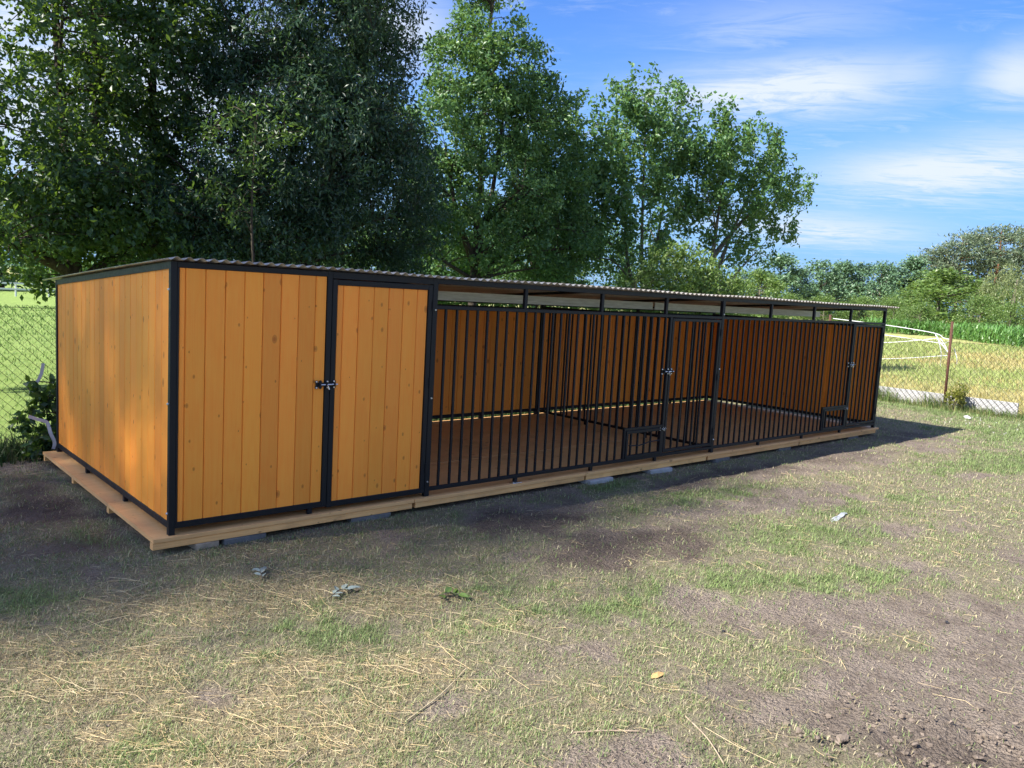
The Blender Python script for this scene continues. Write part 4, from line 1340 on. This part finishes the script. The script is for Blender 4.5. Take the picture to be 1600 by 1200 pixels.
# ------------------------------------------------------------------ far trees: shared shapes, each its own object
def far_mesh(kind, seed):
    r = np.random.default_rng(seed)
    mb_ = MB()
    C = []
    if kind.startswith('pine'):
        mb_.tube([(0, 0, 0), (0.01, 0, 0.4), (-0.005, 0, 0.7), (0.005, 0, 0.98)], [0.018, 0.014, 0.010, 0.003], 6)
        for i in range(34):
            z = 0.36 + 0.62 * (i / 33) ** 0.9
            a = r.uniform(0, 6.28)
            reach = (0.24 * (1 - ((z - 0.36) / 0.66) ** 1.5) + 0.05) * r.uniform(0.55, 1.1)
            q = np.array([math.cos(a) * reach, math.sin(a) * reach, z + 0.03 * r.normal()])
            mb_.tube([(0, 0, z - 0.02), tuple(q)], [0.005, 0.002], 4, False)
            kq = 120
            C.append(q + r.normal(size=(kq, 3)) * np.array([0.062, 0.062, 0.018]))
        C = np.concatenate(C)
        V_, F_ = leaf_cloud(C, 0.034, r, 0.2, -0.6, 0.32)
    elif kind == 'willow':
        mb_.tube([(0, 0, 0), (0, 0, 0.35), (0.02, 0, 0.7)], [0.03, 0.022, 0.008], 6)
        for i in range(95):
            d = r.normal(size=3)
            d /= np.linalg.norm(d)
            d[2] = abs(d[2])
            q = np.array([0, 0, 0.52]) + d * np.array([0.34, 0.34, 0.42]) * r.uniform(0.75, 1.0)
            ln = r.uniform(0.18, 0.42)
            kq = 62
            tz = r.uniform(0, 1, kq)
            C.append(q + np.stack([r.normal(size=kq) * 0.018 + d[0] * 0.05 * tz, r.normal(size=kq) * 0.018 + d[1] * 0.05 * tz, -ln * tz], 1))
        C = np.concatenate(C)
        C = C[C[:, 2] > 0.03]
        V_, F_ = leaf_cloud(C, 0.03, r, 0.1, 2.2, 0.28)
    else:
        low = 0.10 if kind != 'bush' else 0.02
        mb_.tube([(0, 0, 0), (0.01, 0, 0.3), (-0.01, 0, 0.75)], [0.022, 0.017, 0.006], 6)
        wide = {'broad_a': 0.30, 'broad_b': 0.36, 'broad_c': 0.26, 'light': 0.40, 'bush': 0.55}[kind]
        nb = 46
        for i in range(nb):
            z = low + (0.96 - low) * r.random() ** 0.85
            tq = (z - low) / (0.96 - low)
            prof = wide * math.sqrt(max(0.02, 1 - abs(2 * tq - 0.75) ** 2.3 / 1.9))
            if tq > 0.85:
                prof *= 0.6
            a = r.uniform(0, 6.28)
            rr = prof * r.uniform(0.45, 1.0)
            q = np.array([math.cos(a) * rr, math.sin(a) * rr, z])
            mb_.tube([(0, 0, max(0.05, z - 0.15)), tuple(q)], [0.006, 0.002], 4, False)
            kq = 110
            s3 = 0.055 if kind != 'bush' else 0.085
            C.append(q + r.normal(size=(kq, 3)) * np.array([s3, s3, s3 * 0.75]))
        C = np.concatenate(C)
        C = C[C[:, 2] > 0.01]
        V_, F_ = leaf_cloud(C, 0.040, r, 0.5, 0.2, 0.6)
    return mb_, V_, F_


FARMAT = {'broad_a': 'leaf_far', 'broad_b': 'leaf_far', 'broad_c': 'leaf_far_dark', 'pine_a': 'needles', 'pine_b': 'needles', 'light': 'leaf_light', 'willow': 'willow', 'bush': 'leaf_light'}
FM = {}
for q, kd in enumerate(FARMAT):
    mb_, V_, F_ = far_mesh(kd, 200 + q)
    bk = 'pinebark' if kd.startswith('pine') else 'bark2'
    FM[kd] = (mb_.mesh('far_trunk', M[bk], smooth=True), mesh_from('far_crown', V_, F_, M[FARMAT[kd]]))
FAR = [
    (83.2, 49.1, 5.70, 4.19, 'broad_b', 'distant tree half hidden behind the right end of the near row'),
    (63.0, 34.6, 4.86, 3.31, 'light', 'yellowish green tree just above the kennel roof, left of the lone tall distant tree'),
    (88.3, 47.5, 7.72, 5.13, 'broad_a', 'tall rounded distant tree standing alone above the kennel roof'),
    (95.6, 48.8, 6.51, 3.63, 'broad_c', 'dark distant tree in the shade right of the tall rounded one'),
    (97.7, 47.1, 7.73, 5.28, 'broad_b', 'first tree of the long skyline wood, after the gap'),
    (105.6, 48.3, 7.97, 4.80, 'broad_a', 'second tree of the long skyline wood from the gap'),
    (109.6, 47.3, 8.07, 4.62, 'broad_c', 'dark third tree of the long skyline wood'),
    (103.5, 42.0, 8.01, 4.46, 'broad_b', 'fourth tree of the skyline wood, above the far end of the roof'),
    (113.1, 44.1, 7.81, 4.09, 'broad_c', 'dark tree in the dip of the skyline just right of the roof end'),
    (115.1, 42.6, 9.19, 5.69, 'broad_a', 'broadleaf tree at the left foot of the rising pines'),
    (121.1, 42.8, 10.69, 5.15, 'pine_a', 'lowest pine, at the left end of the pine slope'),
    (119.4, 40.4, 11.28, 4.84, 'pine_b', 'second pine up the pine slope'),
    (120.1, 38.7, 12.73, 5.15, 'pine_a', 'third pine up the slope, above the bright green tree'),
    (126.5, 38.5, 13.83, 5.34, 'pine_b', 'fourth pine up the slope'),
    (124.1, 35.2, 14.01, 5.51, 'pine_a', 'tall pine left of the picture edge above the willow'),
    (131.0, 34.6, 14.62, 5.71, 'pine_b', 'tall pine at the right edge of the picture'),
    (130.0, 31.5, 14.74, 5.56, 'pine_a', 'pine beyond the right edge, behind the willow'),
    (87.9, 28.7, 6.45, 7.73, 'light', 'broad bright green tree in front of the pines'),
    (87.0, 21.6, 8.13, 6.19, 'willow', 'pale drooping willow at the right edge of the field'),
    (72.3, 36.8, 2.97, 3.81, 'bush', 'field edge bush seen through the slot under the kennel roof, leftmost'),
    (76.8, 35.5, 3.07, 3.90, 'bush', 'field edge bush seen just above the roof end'),
    (81.4, 34.0, 3.18, 4.26, 'bush', 'field edge bush seen through the last slot under the roof'),
    (80.0, 29.9, 3.06, 3.81, 'bush', 'field edge bush right of the kennel, left of the bright green tree'),
    (75.7, 25.6, 2.75, 2.94, 'bush', 'field edge bush left of the rusty fence post'),
    (75.4, 20.5, 3.55, 3.89, 'bush', 'field edge bush right of the rusty fence post'),
    (79.6, 19.4, 3.19, 2.86, 'bush', 'field edge bush at the foot of the willow'),
    (83.7, 18.6, 3.71, 3.52, 'bush', 'field edge bush at the right edge of the picture'),
    (96.0, 29.5, 4.6, 7.0, 'bush', 'tall thicket filling the gap behind the bright green tree'),
    (96.0, 24.5, 4.8, 7.0, 'bush', 'tall thicket between the bright green tree and the willow'),
    (99.0, 36.0, 4.6, 7.0, 'bush', 'tall thicket left of the bright green tree'),
    (98.0, 19.0, 4.6, 7.0, 'bush', 'tall thicket behind the willow'),
]
NAMES = {'broad_a': 'woodland_tree', 'broad_b': 'woodland_tree', 'broad_c': 'woodland_tree', 'pine_a': 'pine_tree', 'pine_b': 'pine_tree', 'light': 'field_tree', 'willow': 'willow_tree', 'bush': 'hedge_bush'}
GRP = {'woodland_tree': 'trees of the skyline wood', 'pine_tree': 'pines on the slope', 'hedge_bush': 'bushes along the field edge'}
BASEW = {'broad_a': 0.66, 'broad_b': 0.78, 'broad_c': 0.60, 'pine_a': 0.52, 'pine_b': 0.52, 'light': 0.86, 'willow': 0.74, 'bush': 1.3}
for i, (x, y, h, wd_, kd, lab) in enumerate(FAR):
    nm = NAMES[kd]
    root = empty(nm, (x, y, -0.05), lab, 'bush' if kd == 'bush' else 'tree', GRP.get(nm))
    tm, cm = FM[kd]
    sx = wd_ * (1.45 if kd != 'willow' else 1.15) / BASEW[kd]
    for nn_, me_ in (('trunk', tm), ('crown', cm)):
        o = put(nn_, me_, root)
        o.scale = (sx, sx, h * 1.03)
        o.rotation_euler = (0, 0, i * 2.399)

# white fence rail at the far side of the pasture
rail = empty('white_fence', (8, 46, 0), 'low white fence far across the green pasture at the left', 'fence')
for i in range(12):
    mb = MB()
    xx = -7 + i * 1.6
    mb.box((xx - 0.04, -0.04, 0), (xx + 0.04, 0.04, 0.75), 0.005)
    put('post', mb.mesh('post', M['tape']), rail)
for z in (0.35, 0.66):
    mb = MB()
    mb.box((-8, -0.075, z), (11, -0.043, z + 0.09), 0.005)
    put('rail', mb.mesh('rail', M['tape']), rail)
# far side of the pasture: hedge of trees that closes the view under the branches
ORD = ['first', 'second', 'third', 'fourth', 'fifth', 'sixth', 'seventh', 'eighth', 'ninth']
PAST = [(2, 58, 6, 7), (9, 60, 7, 8), (16, 58, 6.5, 8), (23, 57, 7, 8), (30, 58, 6, 8), (38, 60, 6.5, 8), (46, 60, 6, 8), (54, 60, 6.5, 8), (62, 58, 6, 8)]
for i, (x, y, h, wd_) in enumerate(PAST):
    kd = ('broad_b', 'broad_a', 'light')[i % 3]
    root = empty('woodland_tree', (x, y, -0.05), '%s tree from the left in the wood across the pasture, behind the dark trunks' % ORD[i], 'tree', 'wood across the pasture')
    for nn_, me_ in zip(('trunk', 'crown'), FM[kd]):
        o = put(nn_, me_, root)
        o.scale = (wd_ / BASEW[kd], wd_ / BASEW[kd], h)
        o.rotation_euler = (0, 0, i * 1.7)

# ------------------------------------------------------------------ corn field beyond the meadow


def ribbons(P0, D, L, Wd, bend, r, tint, name, mat, seg=2):
    """tapered blades: root P0, horizontal lean direction D, length L, width Wd, bend 0..1"""
    N = len(P0)
    side = np.stack([-D[:, 1], D[:, 0], np.zeros(N)], 1)
    rows = []
    for s in range(seg + 1):
        q = s / seg
        ph = bend * q
        h = L * q * np.cos(ph * 0.9)
        f = L * q * np.sin(ph * 0.9) + 0
        c_ = P0 + D * f[:, None]
        c_[:, 2] += h
        ww = (Wd * (1 - q) ** 0.7)[:, None] * 0.5
        if s < seg:
            rows.append(c_ - side * ww)
            rows.append(c_ + side * ww)
        else:
            rows.append(c_)
    kk = len(rows)
    V_ = np.stack(rows, 1).reshape(-1, 3)
    base = np.arange(N)[:, None] * kk
    fs = []
    for s in range(seg - 1):
        a = 2 * s
        fs.append(base + np.array([[a, a + 1, a + 3]]))
        fs.append(base + np.array([[a, a + 3, a + 2]]))
    a = 2 * (seg - 1)
    fs.append(base + np.array([[a, a + 1, a + 2]]))
    F_ = np.concatenate(fs, 0)
    tt = None if tint is None else np.repeat(tint, kk, axis=0)
    return mesh_from(name, V_, F_, mat, False, tt)


r = np.random.default_rng(5)
edge = [(40.0, -6.0), (52.0, 5.0), (57.2, 12.0), (68.5, 19.5), (73.2, 23.8), (72.5, 30.0)]
roots = []
for i in range(len(edge) - 1):
    a, b_ = np.array(edge[i]), np.array(edge[i + 1])
    ln = np.linalg.norm(b_ - a)
    t_ = (b_ - a) / ln
    nrm = np.array([t_[1], -t_[0]])
    if nrm[0] < 0:
        nrm = -nrm
    kq = int(ln / 0.20)
    for row in range(9):
        s = r.uniform(0, ln, kq)
        p = a + t_ * s[:, None] + nrm * (row * 0.75 + r.uniform(-0.2, 0.2, kq)[:, None] + (0.35 if row == 0 else 0))
        roots.append(p)
roots = np.concatenate(roots)
NC = len(roots)
lv = 7
P0 = np.repeat(np.concatenate([roots, np.zeros((NC, 1))], 1), lv, 0)
P0[:, 2] = np.tile(np.linspace(0.05, 0.95, lv), NC) * 1.0 + r.uniform(-0.08, 0.08, NC * lv)
an = r.uniform(0, 6.28, NC * lv)
D = np.stack([np.cos(an), np.sin(an), np.zeros(NC * lv)], 1)
me = ribbons(P0, D, r.uniform(0.5, 0.85, NC * lv), r.uniform(0.07, 0.11, NC * lv), r.uniform(0.5, 1.9, NC * lv), r, None, 'corn_field', M['corn'], 3)
tag(put('corn_field', me), 'strip of tall green corn beyond the dry meadow', 'corn', None, 'stuff')

# ------------------------------------------------------------------ meadow and pasture grass


def pick(r, col, N):
    c_ = np.array(col)
    k = r.integers(0, len(c_), N)
    j = r.integers(0, len(c_), N)
    t_ = r.random(N)[:, None]
    return (c_[k] * t_ + c_[j] * (1 - t_)) * r.uniform(0.75, 1.25, N)[:, None]


N = 60000
ang = r.uniform(math.radians(54), math.radians(78), N)
rad = 17.0 + 46 * r.random(N) ** 1.3
x = CP.x + np.sin(ang) * rad
y = CP.y + np.cos(ang) * rad
ok = (x > 15.6)
x, y, rad = x[ok], y[ok], rad[ok]
N = len(x)
bp_ = fbm(x, y, 0.16, 4, 61)
dry = pick(r, [(0.41, 0.34, 0.13), (0.45, 0.40, 0.20), (0.37, 0.33, 0.12)], N)
gre = pick(r, [(0.28, 0.34, 0.11), (0.34, 0.38, 0.14), (0.23, 0.30, 0.09)], N)
wt = (r.random(N) < sstep(0.34, 0.52, bp_))[:, None]
tint = np.where(wt, gre, dry)
an = r.uniform(0, 6.28, N)
D = np.stack([np.cos(an), np.sin(an), np.zeros(N)], 1)
me = ribbons(np.stack([x, y, np.full(N, -0.02)], 1), D, r.uniform(0.06, 0.22, N) * (0.8 + rad / 60), 0.003 + 0.0008 * rad * r.uniform(0.6, 1.3, N), r.uniform(0.2, 1.3, N), r, tint, 'meadow_grass', M['grass'])
tag(put('meadow_grass', me), 'dry yellow and green meadow grass beyond the right fence', 'grass', None, 'stuff')

N = 26000
x = r.uniform(-3, 9, N)
y = 3.7 + 30 * r.random(N) ** 1.7
x = x + (y - 3.7) * 0.12
tint = pick(r, [(0.17, 0.27, 0.065), (0.21, 0.32, 0.08), (0.27, 0.35, 0.12), (0.13, 0.22, 0.06)], N)
an = r.uniform(0, 6.28, N)
D = np.stack([np.cos(an), np.sin(an), np.zeros(N)], 1)
me = ribbons(np.stack([x, y, gz(x, y)], 1), D, r.uniform(0.03, 0.08, N) * (1 + y / 30), 0.004 + 0.0011 * y, r.uniform(0.2, 1.4, N), r, tint, 'pasture_grass', M['grass'])
tag(put('pasture_grass', me), 'short bright green pasture grass behind the left fence', 'grass', None, 'stuff')

# ------------------------------------------------------------------ yard grass, straw, clods
N = 1000000
ang = r.uniform(math.radians(2), math.radians(80), N)
rad = 2.3 + 16.5 * r.random(N) ** 1.5
x = CP.x + np.sin(ang) * rad
y = CP.y + np.cos(ang) * rad
dm, gm, sm = cover(x, y)
inside = (x > -0.09) & (x < 10.12) & (y > -0.03) & (y < 2.97)
ddx = np.maximum(np.maximum(-0.1 - x, x - 10.14), 0)
ddy = np.maximum(np.maximum(-0.03 - y, y - 2.97), 0)
edge_ = np.exp(-np.hypot(ddx, ddy) / 0.10)
prob = np.clip(0.72 + 0.6 * gm, 0, 1) * (1 - 0.90 * dm) + 0.02 + 0.35 * edge_
tuft = sstep(0.42, 0.70, fbm(x, y, 8.5, 2, 71)) * 0.62 + 0.38
ok = (r.random(N) < prob * tuft) & ~inside & (y < 3.5) & (x < 15.3)
x, y, rad, dm, gm, sm = (q[ok] for q in (x, y, rad, dm, gm, sm))
N = len(x)
live = pick(r, [(0.175, 0.245, 0.085), (0.23, 0.31, 0.11), (0.30, 0.37, 0.16), (0.13, 0.19, 0.062)], N)
dead = pick(r, [(0.46, 0.41, 0.25), (0.36, 0.32, 0.18), (0.52, 0.46, 0.30), (0.26, 0.225, 0.13)], N)
isg = (r.random(N) < np.clip(0.50 + 0.60 * gm - 0.15 * sm, 0.1, 0.97))[:, None]
tint = np.where(isg, live, dead)
an = r.uniform(0, 6.28, N)
D = np.stack([np.cos(an), np.sin(an), np.zeros(N)], 1)
L = (0.014 + 0.036 * r.random(N) ** 1.5) * (1 + 0.45 * gm) * (0.9 + rad * 0.03)
me = ribbons(np.stack([x, y, gz(x, y) - 0.003], 1), D, L, (0.0019 + 0.00044 * rad) * r.uniform(0.7, 1.3, N), r.uniform(0.5, 2.0, N), r, tint, 'yard_grass', M['grass'])
tag(put('yard_grass', me), 'sparse worn short grass of the yard in green and faded tufts', 'grass', None, 'stuff')

N = 36000
ang = r.uniform(math.radians(2), math.radians(78), N)
rad = 2.3 + 7.5 * r.random(N) ** 1.35
x = CP.x + np.sin(ang) * rad
y = CP.y + np.cos(ang) * rad
dm, gm, sm = cover(x, y)
inside = (x > -0.12) & (x < 10.12) & (y > -0.06) & (y < 2.97)
ok = (r.random(N) < np.clip(0.10 + 1.0 * sm - 0.2 * gm, 0.05, 1) * (1 - 0.78 * dm)) & ~inside
x, y, rad = x[ok], y[ok], rad[ok]
N = len(x)
an = np.where(r.random(N) < 0.3, r.normal(-0.35, 0.8, N), r.uniform(0, 3.14, N))
big = r.random(N) < 0.11
L = np.where(big, r.uniform(0.09, 0.30, N), r.uniform(0.015, 0.085, N))
Wd = np.where(big, 0.0012 + 0.00011 * rad, 0.0009 + 0.00018 * rad)
z = gz(x, y) + r.uniform(0.003, 0.022, N)
dirv = np.stack([np.cos(an), np.sin(an), r.normal(0, 0.14, N)], 1)
side = np.stack([-np.sin(an), np.cos(an), r.normal(0, 0.3, N)], 1)
c0 = np.stack([x, y, z], 1)
bow = side * (r.normal(0, 0.13, N) * L)[:, None]
bow[:, 2] = np.abs(bow[:, 2]) * 0.5
pts3 = [c0 - dirv * L[:, None] / 2, c0 + bow, c0 + dirv * L[:, None] / 2]
for p in pts3:
    p[:, 2] = np.maximum(p[:, 2], gz(p[:, 0], p[:, 1]) + 0.002)
Vs = []
for p in pts3:
    Vs += [p - side * Wd[:, None] / 2, p + side * Wd[:, None] / 2, p + np.array([0, 0, 1.0]) * Wd[:, None] * 0.7]
V_ = np.stack(Vs, 1).reshape(-1, 3)
base = np.arange(N)[:, None] * 9
fs = []
for a in (0, 3):
    for (i, j) in ((1, 2), (2, 0)):
        fs.append(base + np.array([[a + i, a + j, a + j + 3, a + i + 3]]))
F_ = np.concatenate(fs, 0)
tint = np.repeat(pick(r, [(0.53, 0.41, 0.22), (0.60, 0.49, 0.30), (0.44, 0.33, 0.16), (0.30, 0.22, 0.11)], N), 9, 0)
tag(put('straw', mesh_from('straw', V_, F_, M['straw'], False, tint)), 'loose dry straw strewn over the near yard', 'straw', None, 'stuff')

# soil clods: small crumpled lumps
ico_v = []
t_ = (1 + 5 ** 0.5) / 2
for a in (-1, 1):
    for b_ in (-t_, t_):
        ico_v += [(a, b_, 0), (0, a, b_), (b_, 0, a)]
ico_v = np.array(ico_v) / math.sqrt(1 + t_ * t_)
import itertools
el_ = 2 / math.sqrt(1 + t_ * t_)
ico_f = [f for f in itertools.combinations(range(12), 3) if all(abs(np.linalg.norm(ico_v[f[i]] - ico_v[f[j]]) - el_) < 1e-3 for i, j in ((0, 1), (1, 2), (0, 2)))]
ico_f = np.array([f if np.dot(np.cross(ico_v[f[1]] - ico_v[f[0]], ico_v[f[2]] - ico_v[f[0]]), ico_v[f[0]]) > 0 else (f[0], f[2], f[1]) for f in ico_f])
N = 34000
ang = r.uniform(math.radians(2), math.radians(80), N)
rad = 2.3 + 7 * r.random(N) ** 1.5
x = CP.x + np.sin(ang) * rad
y = CP.y + np.cos(ang) * rad
dm, gm, sm = cover(x, y)
rough = ell(x, y, [(1.75, -4.0, 1.2, 0.5, -0.6, 1.0), (0.9, -3.4, 0.6, 0.4, 0, 0.5)])
inside = (x > -0.12) & (x < 10.12) & (y > -0.06) & (y < 2.97)
ok = (r.random(N) < 0.04 + dm * 0.30 + rough * 0.9) & ~inside
x, y, rough = x[ok], y[ok], rough[ok]
N = len(x)
sz = (0.0018 + 0.004 * r.random(N) ** 3 + 0.012 * rough * r.random(N) ** 3)
V_ = ico_v[None] * (1 + r.normal(size=(N, 12, 1)) * 0.34) * sz[:, None, None] * r.uniform(0.6, 1.3, (N, 1, 3)) * np.array([1, 1, 0.75])
V_ += np.stack([x, y, gz(x, y) + sz * 0.25], 1)[:, None, :]
F_ = (ico_f[None] + np.arange(N)[:, None, None] * 12).reshape(-1, 3)
tag(put('soil_crumbs', mesh_from('soil_crumbs', V_.reshape(-1, 3), F_, M['clod'])), 'crumbled clods and crumbs of bare soil', 'soil', None, 'stuff')

# tall uncut grass along the right fence
N = 3600
y = r.uniform(-0.9, 3.3, N)
x = 15.38 - np.abs(r.normal(0, 0.26, N))
L = r.uniform(0.08, 0.36, N) * np.where(y > 1.9, 1.25, np.where(np.abs(y - 1.1) < 0.22, 1.1, 0.6))
tint = pick(r, [(0.10, 0.17, 0.045), (0.14, 0.21, 0.06), (0.30, 0.28, 0.13), (0.08, 0.13, 0.04)], N)
an = r.normal(2.4, 1.2, N)
D = np.stack([np.cos(an), np.sin(an), np.zeros(N)], 1)
me = ribbons(np.stack([x, y, gz(x, y) - 0.01], 1), D, L, r.uniform(0.006, 0.014, N), r.uniform(0.15, 1.1, N), r, tint, 'tall_grass', M['grass'], 3)
tag(put('tall_grass', me), 'tall uncut grass along the foot of the right fence', 'grass', None, 'stuff')
N = 14000
x = r.uniform(-1.2, 10.6, N)
y = np.where(x < 0.2, 3.45 + r.normal(0, 0.16, N), r.uniform(3.06, 4.1, N))
tint = pick(r, [(0.04, 0.085, 0.022), (0.06, 0.11, 0.03), (0.09, 0.10, 0.045)], N)  # tree shade behind the kennel is put into this dark green
an = r.uniform(0, 6.28, N)
D = np.stack([np.cos(an), np.sin(an), np.zeros(N)], 1)
me = ribbons(np.stack([x, y, gz(x, y) - 0.01], 1), D, r.uniform(0.08, 0.30, N), r.uniform(0.008, 0.018, N), r.uniform(0.2, 1.2, N), r, tint, 'shade_weeds', M['grass'], 3)
tag(put('shade_weeds', me), 'weeds added along the back fence behind the kennel, dark green standing in for tree shade', 'grass', None, 'stuff')

# small white flowers in the grass at the right
N = 26
x = r.uniform(12.4, 14.9, N)
y = r.uniform(-1.3, 0.3, N)
mb = MB()
for a, b_ in zip(x, y):
    z = float(gz(np.array([a]), np.array([b_]))[0])
    h = random.uniform(0.02, 0.045)
    mb.tube([(a, b_, z), (a, b_, z + h)], 0.002, 3, False)
    for k in range(5):
        th = k * 1.2566
        mb.add([(a, b_, z + h), (a + 0.011 * math.cos(th - 0.5), b_ + 0.011 * math.sin(th - 0.5), z + h + 0.004),
                (a + 0.016 * math.cos(th), b_ + 0.016 * math.sin(th), z + h + 0.002), (a + 0.011 * math.cos(th + 0.5), b_ + 0.011 * math.sin(th + 0.5), z + h + 0.004)], [[0, 1, 2, 3]])
tag(put('white_flowers', mb.mesh('white_flowers', M['petal'])), 'scattered small white flowers in the grass by the right fence', 'flowers', None, 'stuff')


# ------------------------------------------------------------------ small things lying in the yard
def sprig(name, loc, n_leaf, L, mat, label, seed, rz=0.0, cat='twig'):
    r_ = np.random.default_rng(seed)
    z = float(gz(np.array([loc[0]]), np.array([loc[1]]))[0]) + 0.012
    root = empty(name, (loc[0], loc[1], z), label, cat)
    root.rotation_euler = (0, 0, rz)
    mb_ = MB()
    stem = curve_pts([(-L * 0.6, 0, 0.004), (0, 0.01, 0.022), (L * 0.55, -0.01, 0.008)], 4)
    mb_.tube(stem, [0.0035] * (len(stem) - 1) + [0.0015], 5)
    put('stem', mb_.mesh('stem', M['bark2']), root)
    for i in range(n_leaf):
        p = stem[int(len(stem) * (0.15 + 0.8 * i / n_leaf))]
        a = r_.uniform(-0.5, 0.5) + (1.0 if i % 2 else -1.0) + (0.4 if i > n_leaf * 0.7 else 0)
        ll = L * r_.uniform(0.34, 0.5)
        u = Vector((math.cos(a), math.sin(a), r_.uniform(-0.05, 0.22))).normalized()
        sdv = Vector((-u.y, u.x, r_.uniform(-0.5, 0.5))).normalized()
        up_ = u.cross(sdv)
        wv = ll * 0.24
        mb_ = MB()
        rows = []
        for (q, ww, dz_) in ((0, 0.12, 0), (0.25, 0.85, 0.02), (0.55, 1.0, 0.035), (0.82, 0.55, 0.02), (1.0, 0.03, -0.02)):
            c_ = p + u * ll * q + up_ * ll * dz_
            rows += [c_ - sdv * wv * ww + up_ * wv * 0.25 * ww, c_, c_ + sdv * wv * ww + up_ * wv * 0.25 * ww]
        fs_ = []
        for k in range(4):
            b0 = k * 3
            fs_ += [[b0, b0 + 1, b0 + 4, b0 + 3], [b0 + 1, b0 + 2, b0 + 5, b0 + 4]]
        mb_.add([tuple(v_) for v_ in rows], fs_)
        put('leaf', mb_.mesh('leaf', mat), root)
    return root


sprig('fallen_twig', (0.60, -1.14), 9, 0.15, M['leaf_silver'], 'fallen twig with silvery turned leaves lying on the straw', 3, 0.3)
sprig('fallen_twig', (0.33, -0.66), 7, 0.12, M['leaf_silver'], 'smaller fallen twig with dull green leaves, nearer the kennel corner', 4, 1.2)
sprig('fallen_twig', (1.08, -1.56), 9, 0.16, M['leaf_sprig'], 'fallen twig with yellow green leaves right of the silvery one', 5, -0.5)

# crumpled strip of plastic
mb = MB()
pts = [(-0.22, -0.05, 0.006), (-0.12, -0.02, 0.014), (-0.02, 0.02, 0.010), (0.08, 0.03, 0.016), (0.17, 0.07, 0.012), (0.24, 0.06, 0.008)]
mb.ribbon(curve_pts(pts, 4), 0.075, 0.003, (-0.3, 1, 0.12))
mb.ribbon(curve_pts([(-0.20, 0.03, 0.006), (-0.05, 0.06, 0.018), (0.06, 0.05, 0.010), (0.12, 0.09, 0.006)], 4), 0.04, 0.003, (0.2, 1, -0.2))
o = put('plastic_strip', mb.mesh('plastic_strip', M['plastic']), None, (5.1, -1.95, float(gz(np.array([5.1]), np.array([-1.95]))[0]) + 0.01))
o.rotation_euler = (0, 0, 0.1)
o.scale = (0.95, 0.5, 0.5)
tag(o, 'crumpled pale grey plastic strip lying in the thin grass', 'litter')


def lump(name, x_, y_, s, mat, label, cat, seed, flat=0.6):
    r_ = np.random.default_rng(seed)
    V0 = ico_v * (1 + r_.normal(size=(12, 1)) * 0.26) * s * np.array([1.15, 0.9, flat])
    # one subdivision keeps the lump rounded
    vv = [tuple(v_) for v_ in V0]
    ff = []
    cache = {}

    def mid(a, b2):
        k_ = (min(a, b2), max(a, b2))
        if k_ not in cache:
            p_ = (np.array(vv[a]) + np.array(vv[b2])) / 2
            p_ = p_ * 1.1 * (1 + r_.normal() * 0.14)
            cache[k_] = len(vv)
            vv.append(tuple(p_))
        return cache[k_]
    for (a, b2, c2) in ico_f:
        ab, bc, ca = mid(a, b2), mid(b2, c2), mid(c2, a)
        ff += [[a, ab, ca], [ab, b2, bc], [ca, bc, c2], [ab, bc, ca]]
    z = float(gz(np.array([x_]), np.array([y_]))[0]) + s * flat * 0.6
    o_ = put(name, mesh_from(name, vv, ff, M[mat], False), None, (x_, y_, z))
    tag(o_, label, cat)
    return o_


lump('stone', 2.08, -2.77, 0.013, 'dark_lump', 'small dark bluish stone on bare soil in the near right yard', 'stone', 1)
lump('stone', 3.36, -3.48, 0.014, 'dark_lump', 'small black stone at the right edge of the yard', 'stone', 2)
lump('stone', 14.2, 0.15, 0.07, 'concrete', 'pale stone in the grass before the yellow green shrub', 'stone', 3)
lump('soil_clod', 1.52, -3.74, 0.026, 'clod', 'biggest crumbly soil clod at the bottom of the picture', 'clod', 4, 0.5)
lump('soil_clod', 2.35, -4.0, 0.022, 'clod', 'crumbly soil clod in the dug soil at the bottom right', 'clod', 5, 0.5)
mb = MB()
mb.add([(-0.05, 0, 0.004), (-0.02, 0.018, 0.012), (0.03, 0.016, 0.010), (0.055, 0, 0.002), (0.03, -0.014, 0.006), (-0.02, -0.016, 0.005), (0.0, 0, 0.014)],
       [[0, 5, 6], [5, 4, 6], [4, 3, 6], [3, 2, 6], [2, 1, 6], [1, 0, 6]])
o = put('dead_leaf', mb.mesh('dead_leaf', M['dead_leaf']), None, (1.33, -2.90, float(gz(np.array([1.33]), np.array([-2.9]))[0]) + 0.006))
tag(o, 'single dry yellow leaf on the bare near soil', 'leaf')
ST = [((0.62, -3.02), (0.85, -3.18), 'thin pale stick lying on the soil near the bottom edge'),
      ((0.10, -2.55), (0.62, -2.30), 'long bent straw stalk lying across the soil low in the middle'),
      ((0.92, -3.55), (1.12, -3.22), 'short brown stick in the bare soil, bottom centre'),
      ((-0.62, -2.62), (-0.30, -2.50), 'pale stick in the straw near the bottom left')]
for (a, b_, lab) in ST:
    mb = MB()
    za = float(gz(np.array([a[0]]), np.array([a[1]]))[0]) + 0.008
    zb = float(gz(np.array([b_[0]]), np.array([b_[1]]))[0]) + 0.008
    mx_, my_ = (a[0] + b_[0]) / 2, (a[1] + b_[1]) / 2
    zm = float(gz(np.array([mx_]), np.array([my_]))[0]) + 0.012
    mb.tube(curve_pts([(a[0], a[1], za), (mx_ + 0.012, my_ - 0.008, zm), (b_[0], b_[1], zb)], 4), 0.0026, 6)
    tag(put('stick', mb.mesh('stick', M['stalk'] if 'straw stalk' in lab else M['old_wood'])), lab, 'stick')
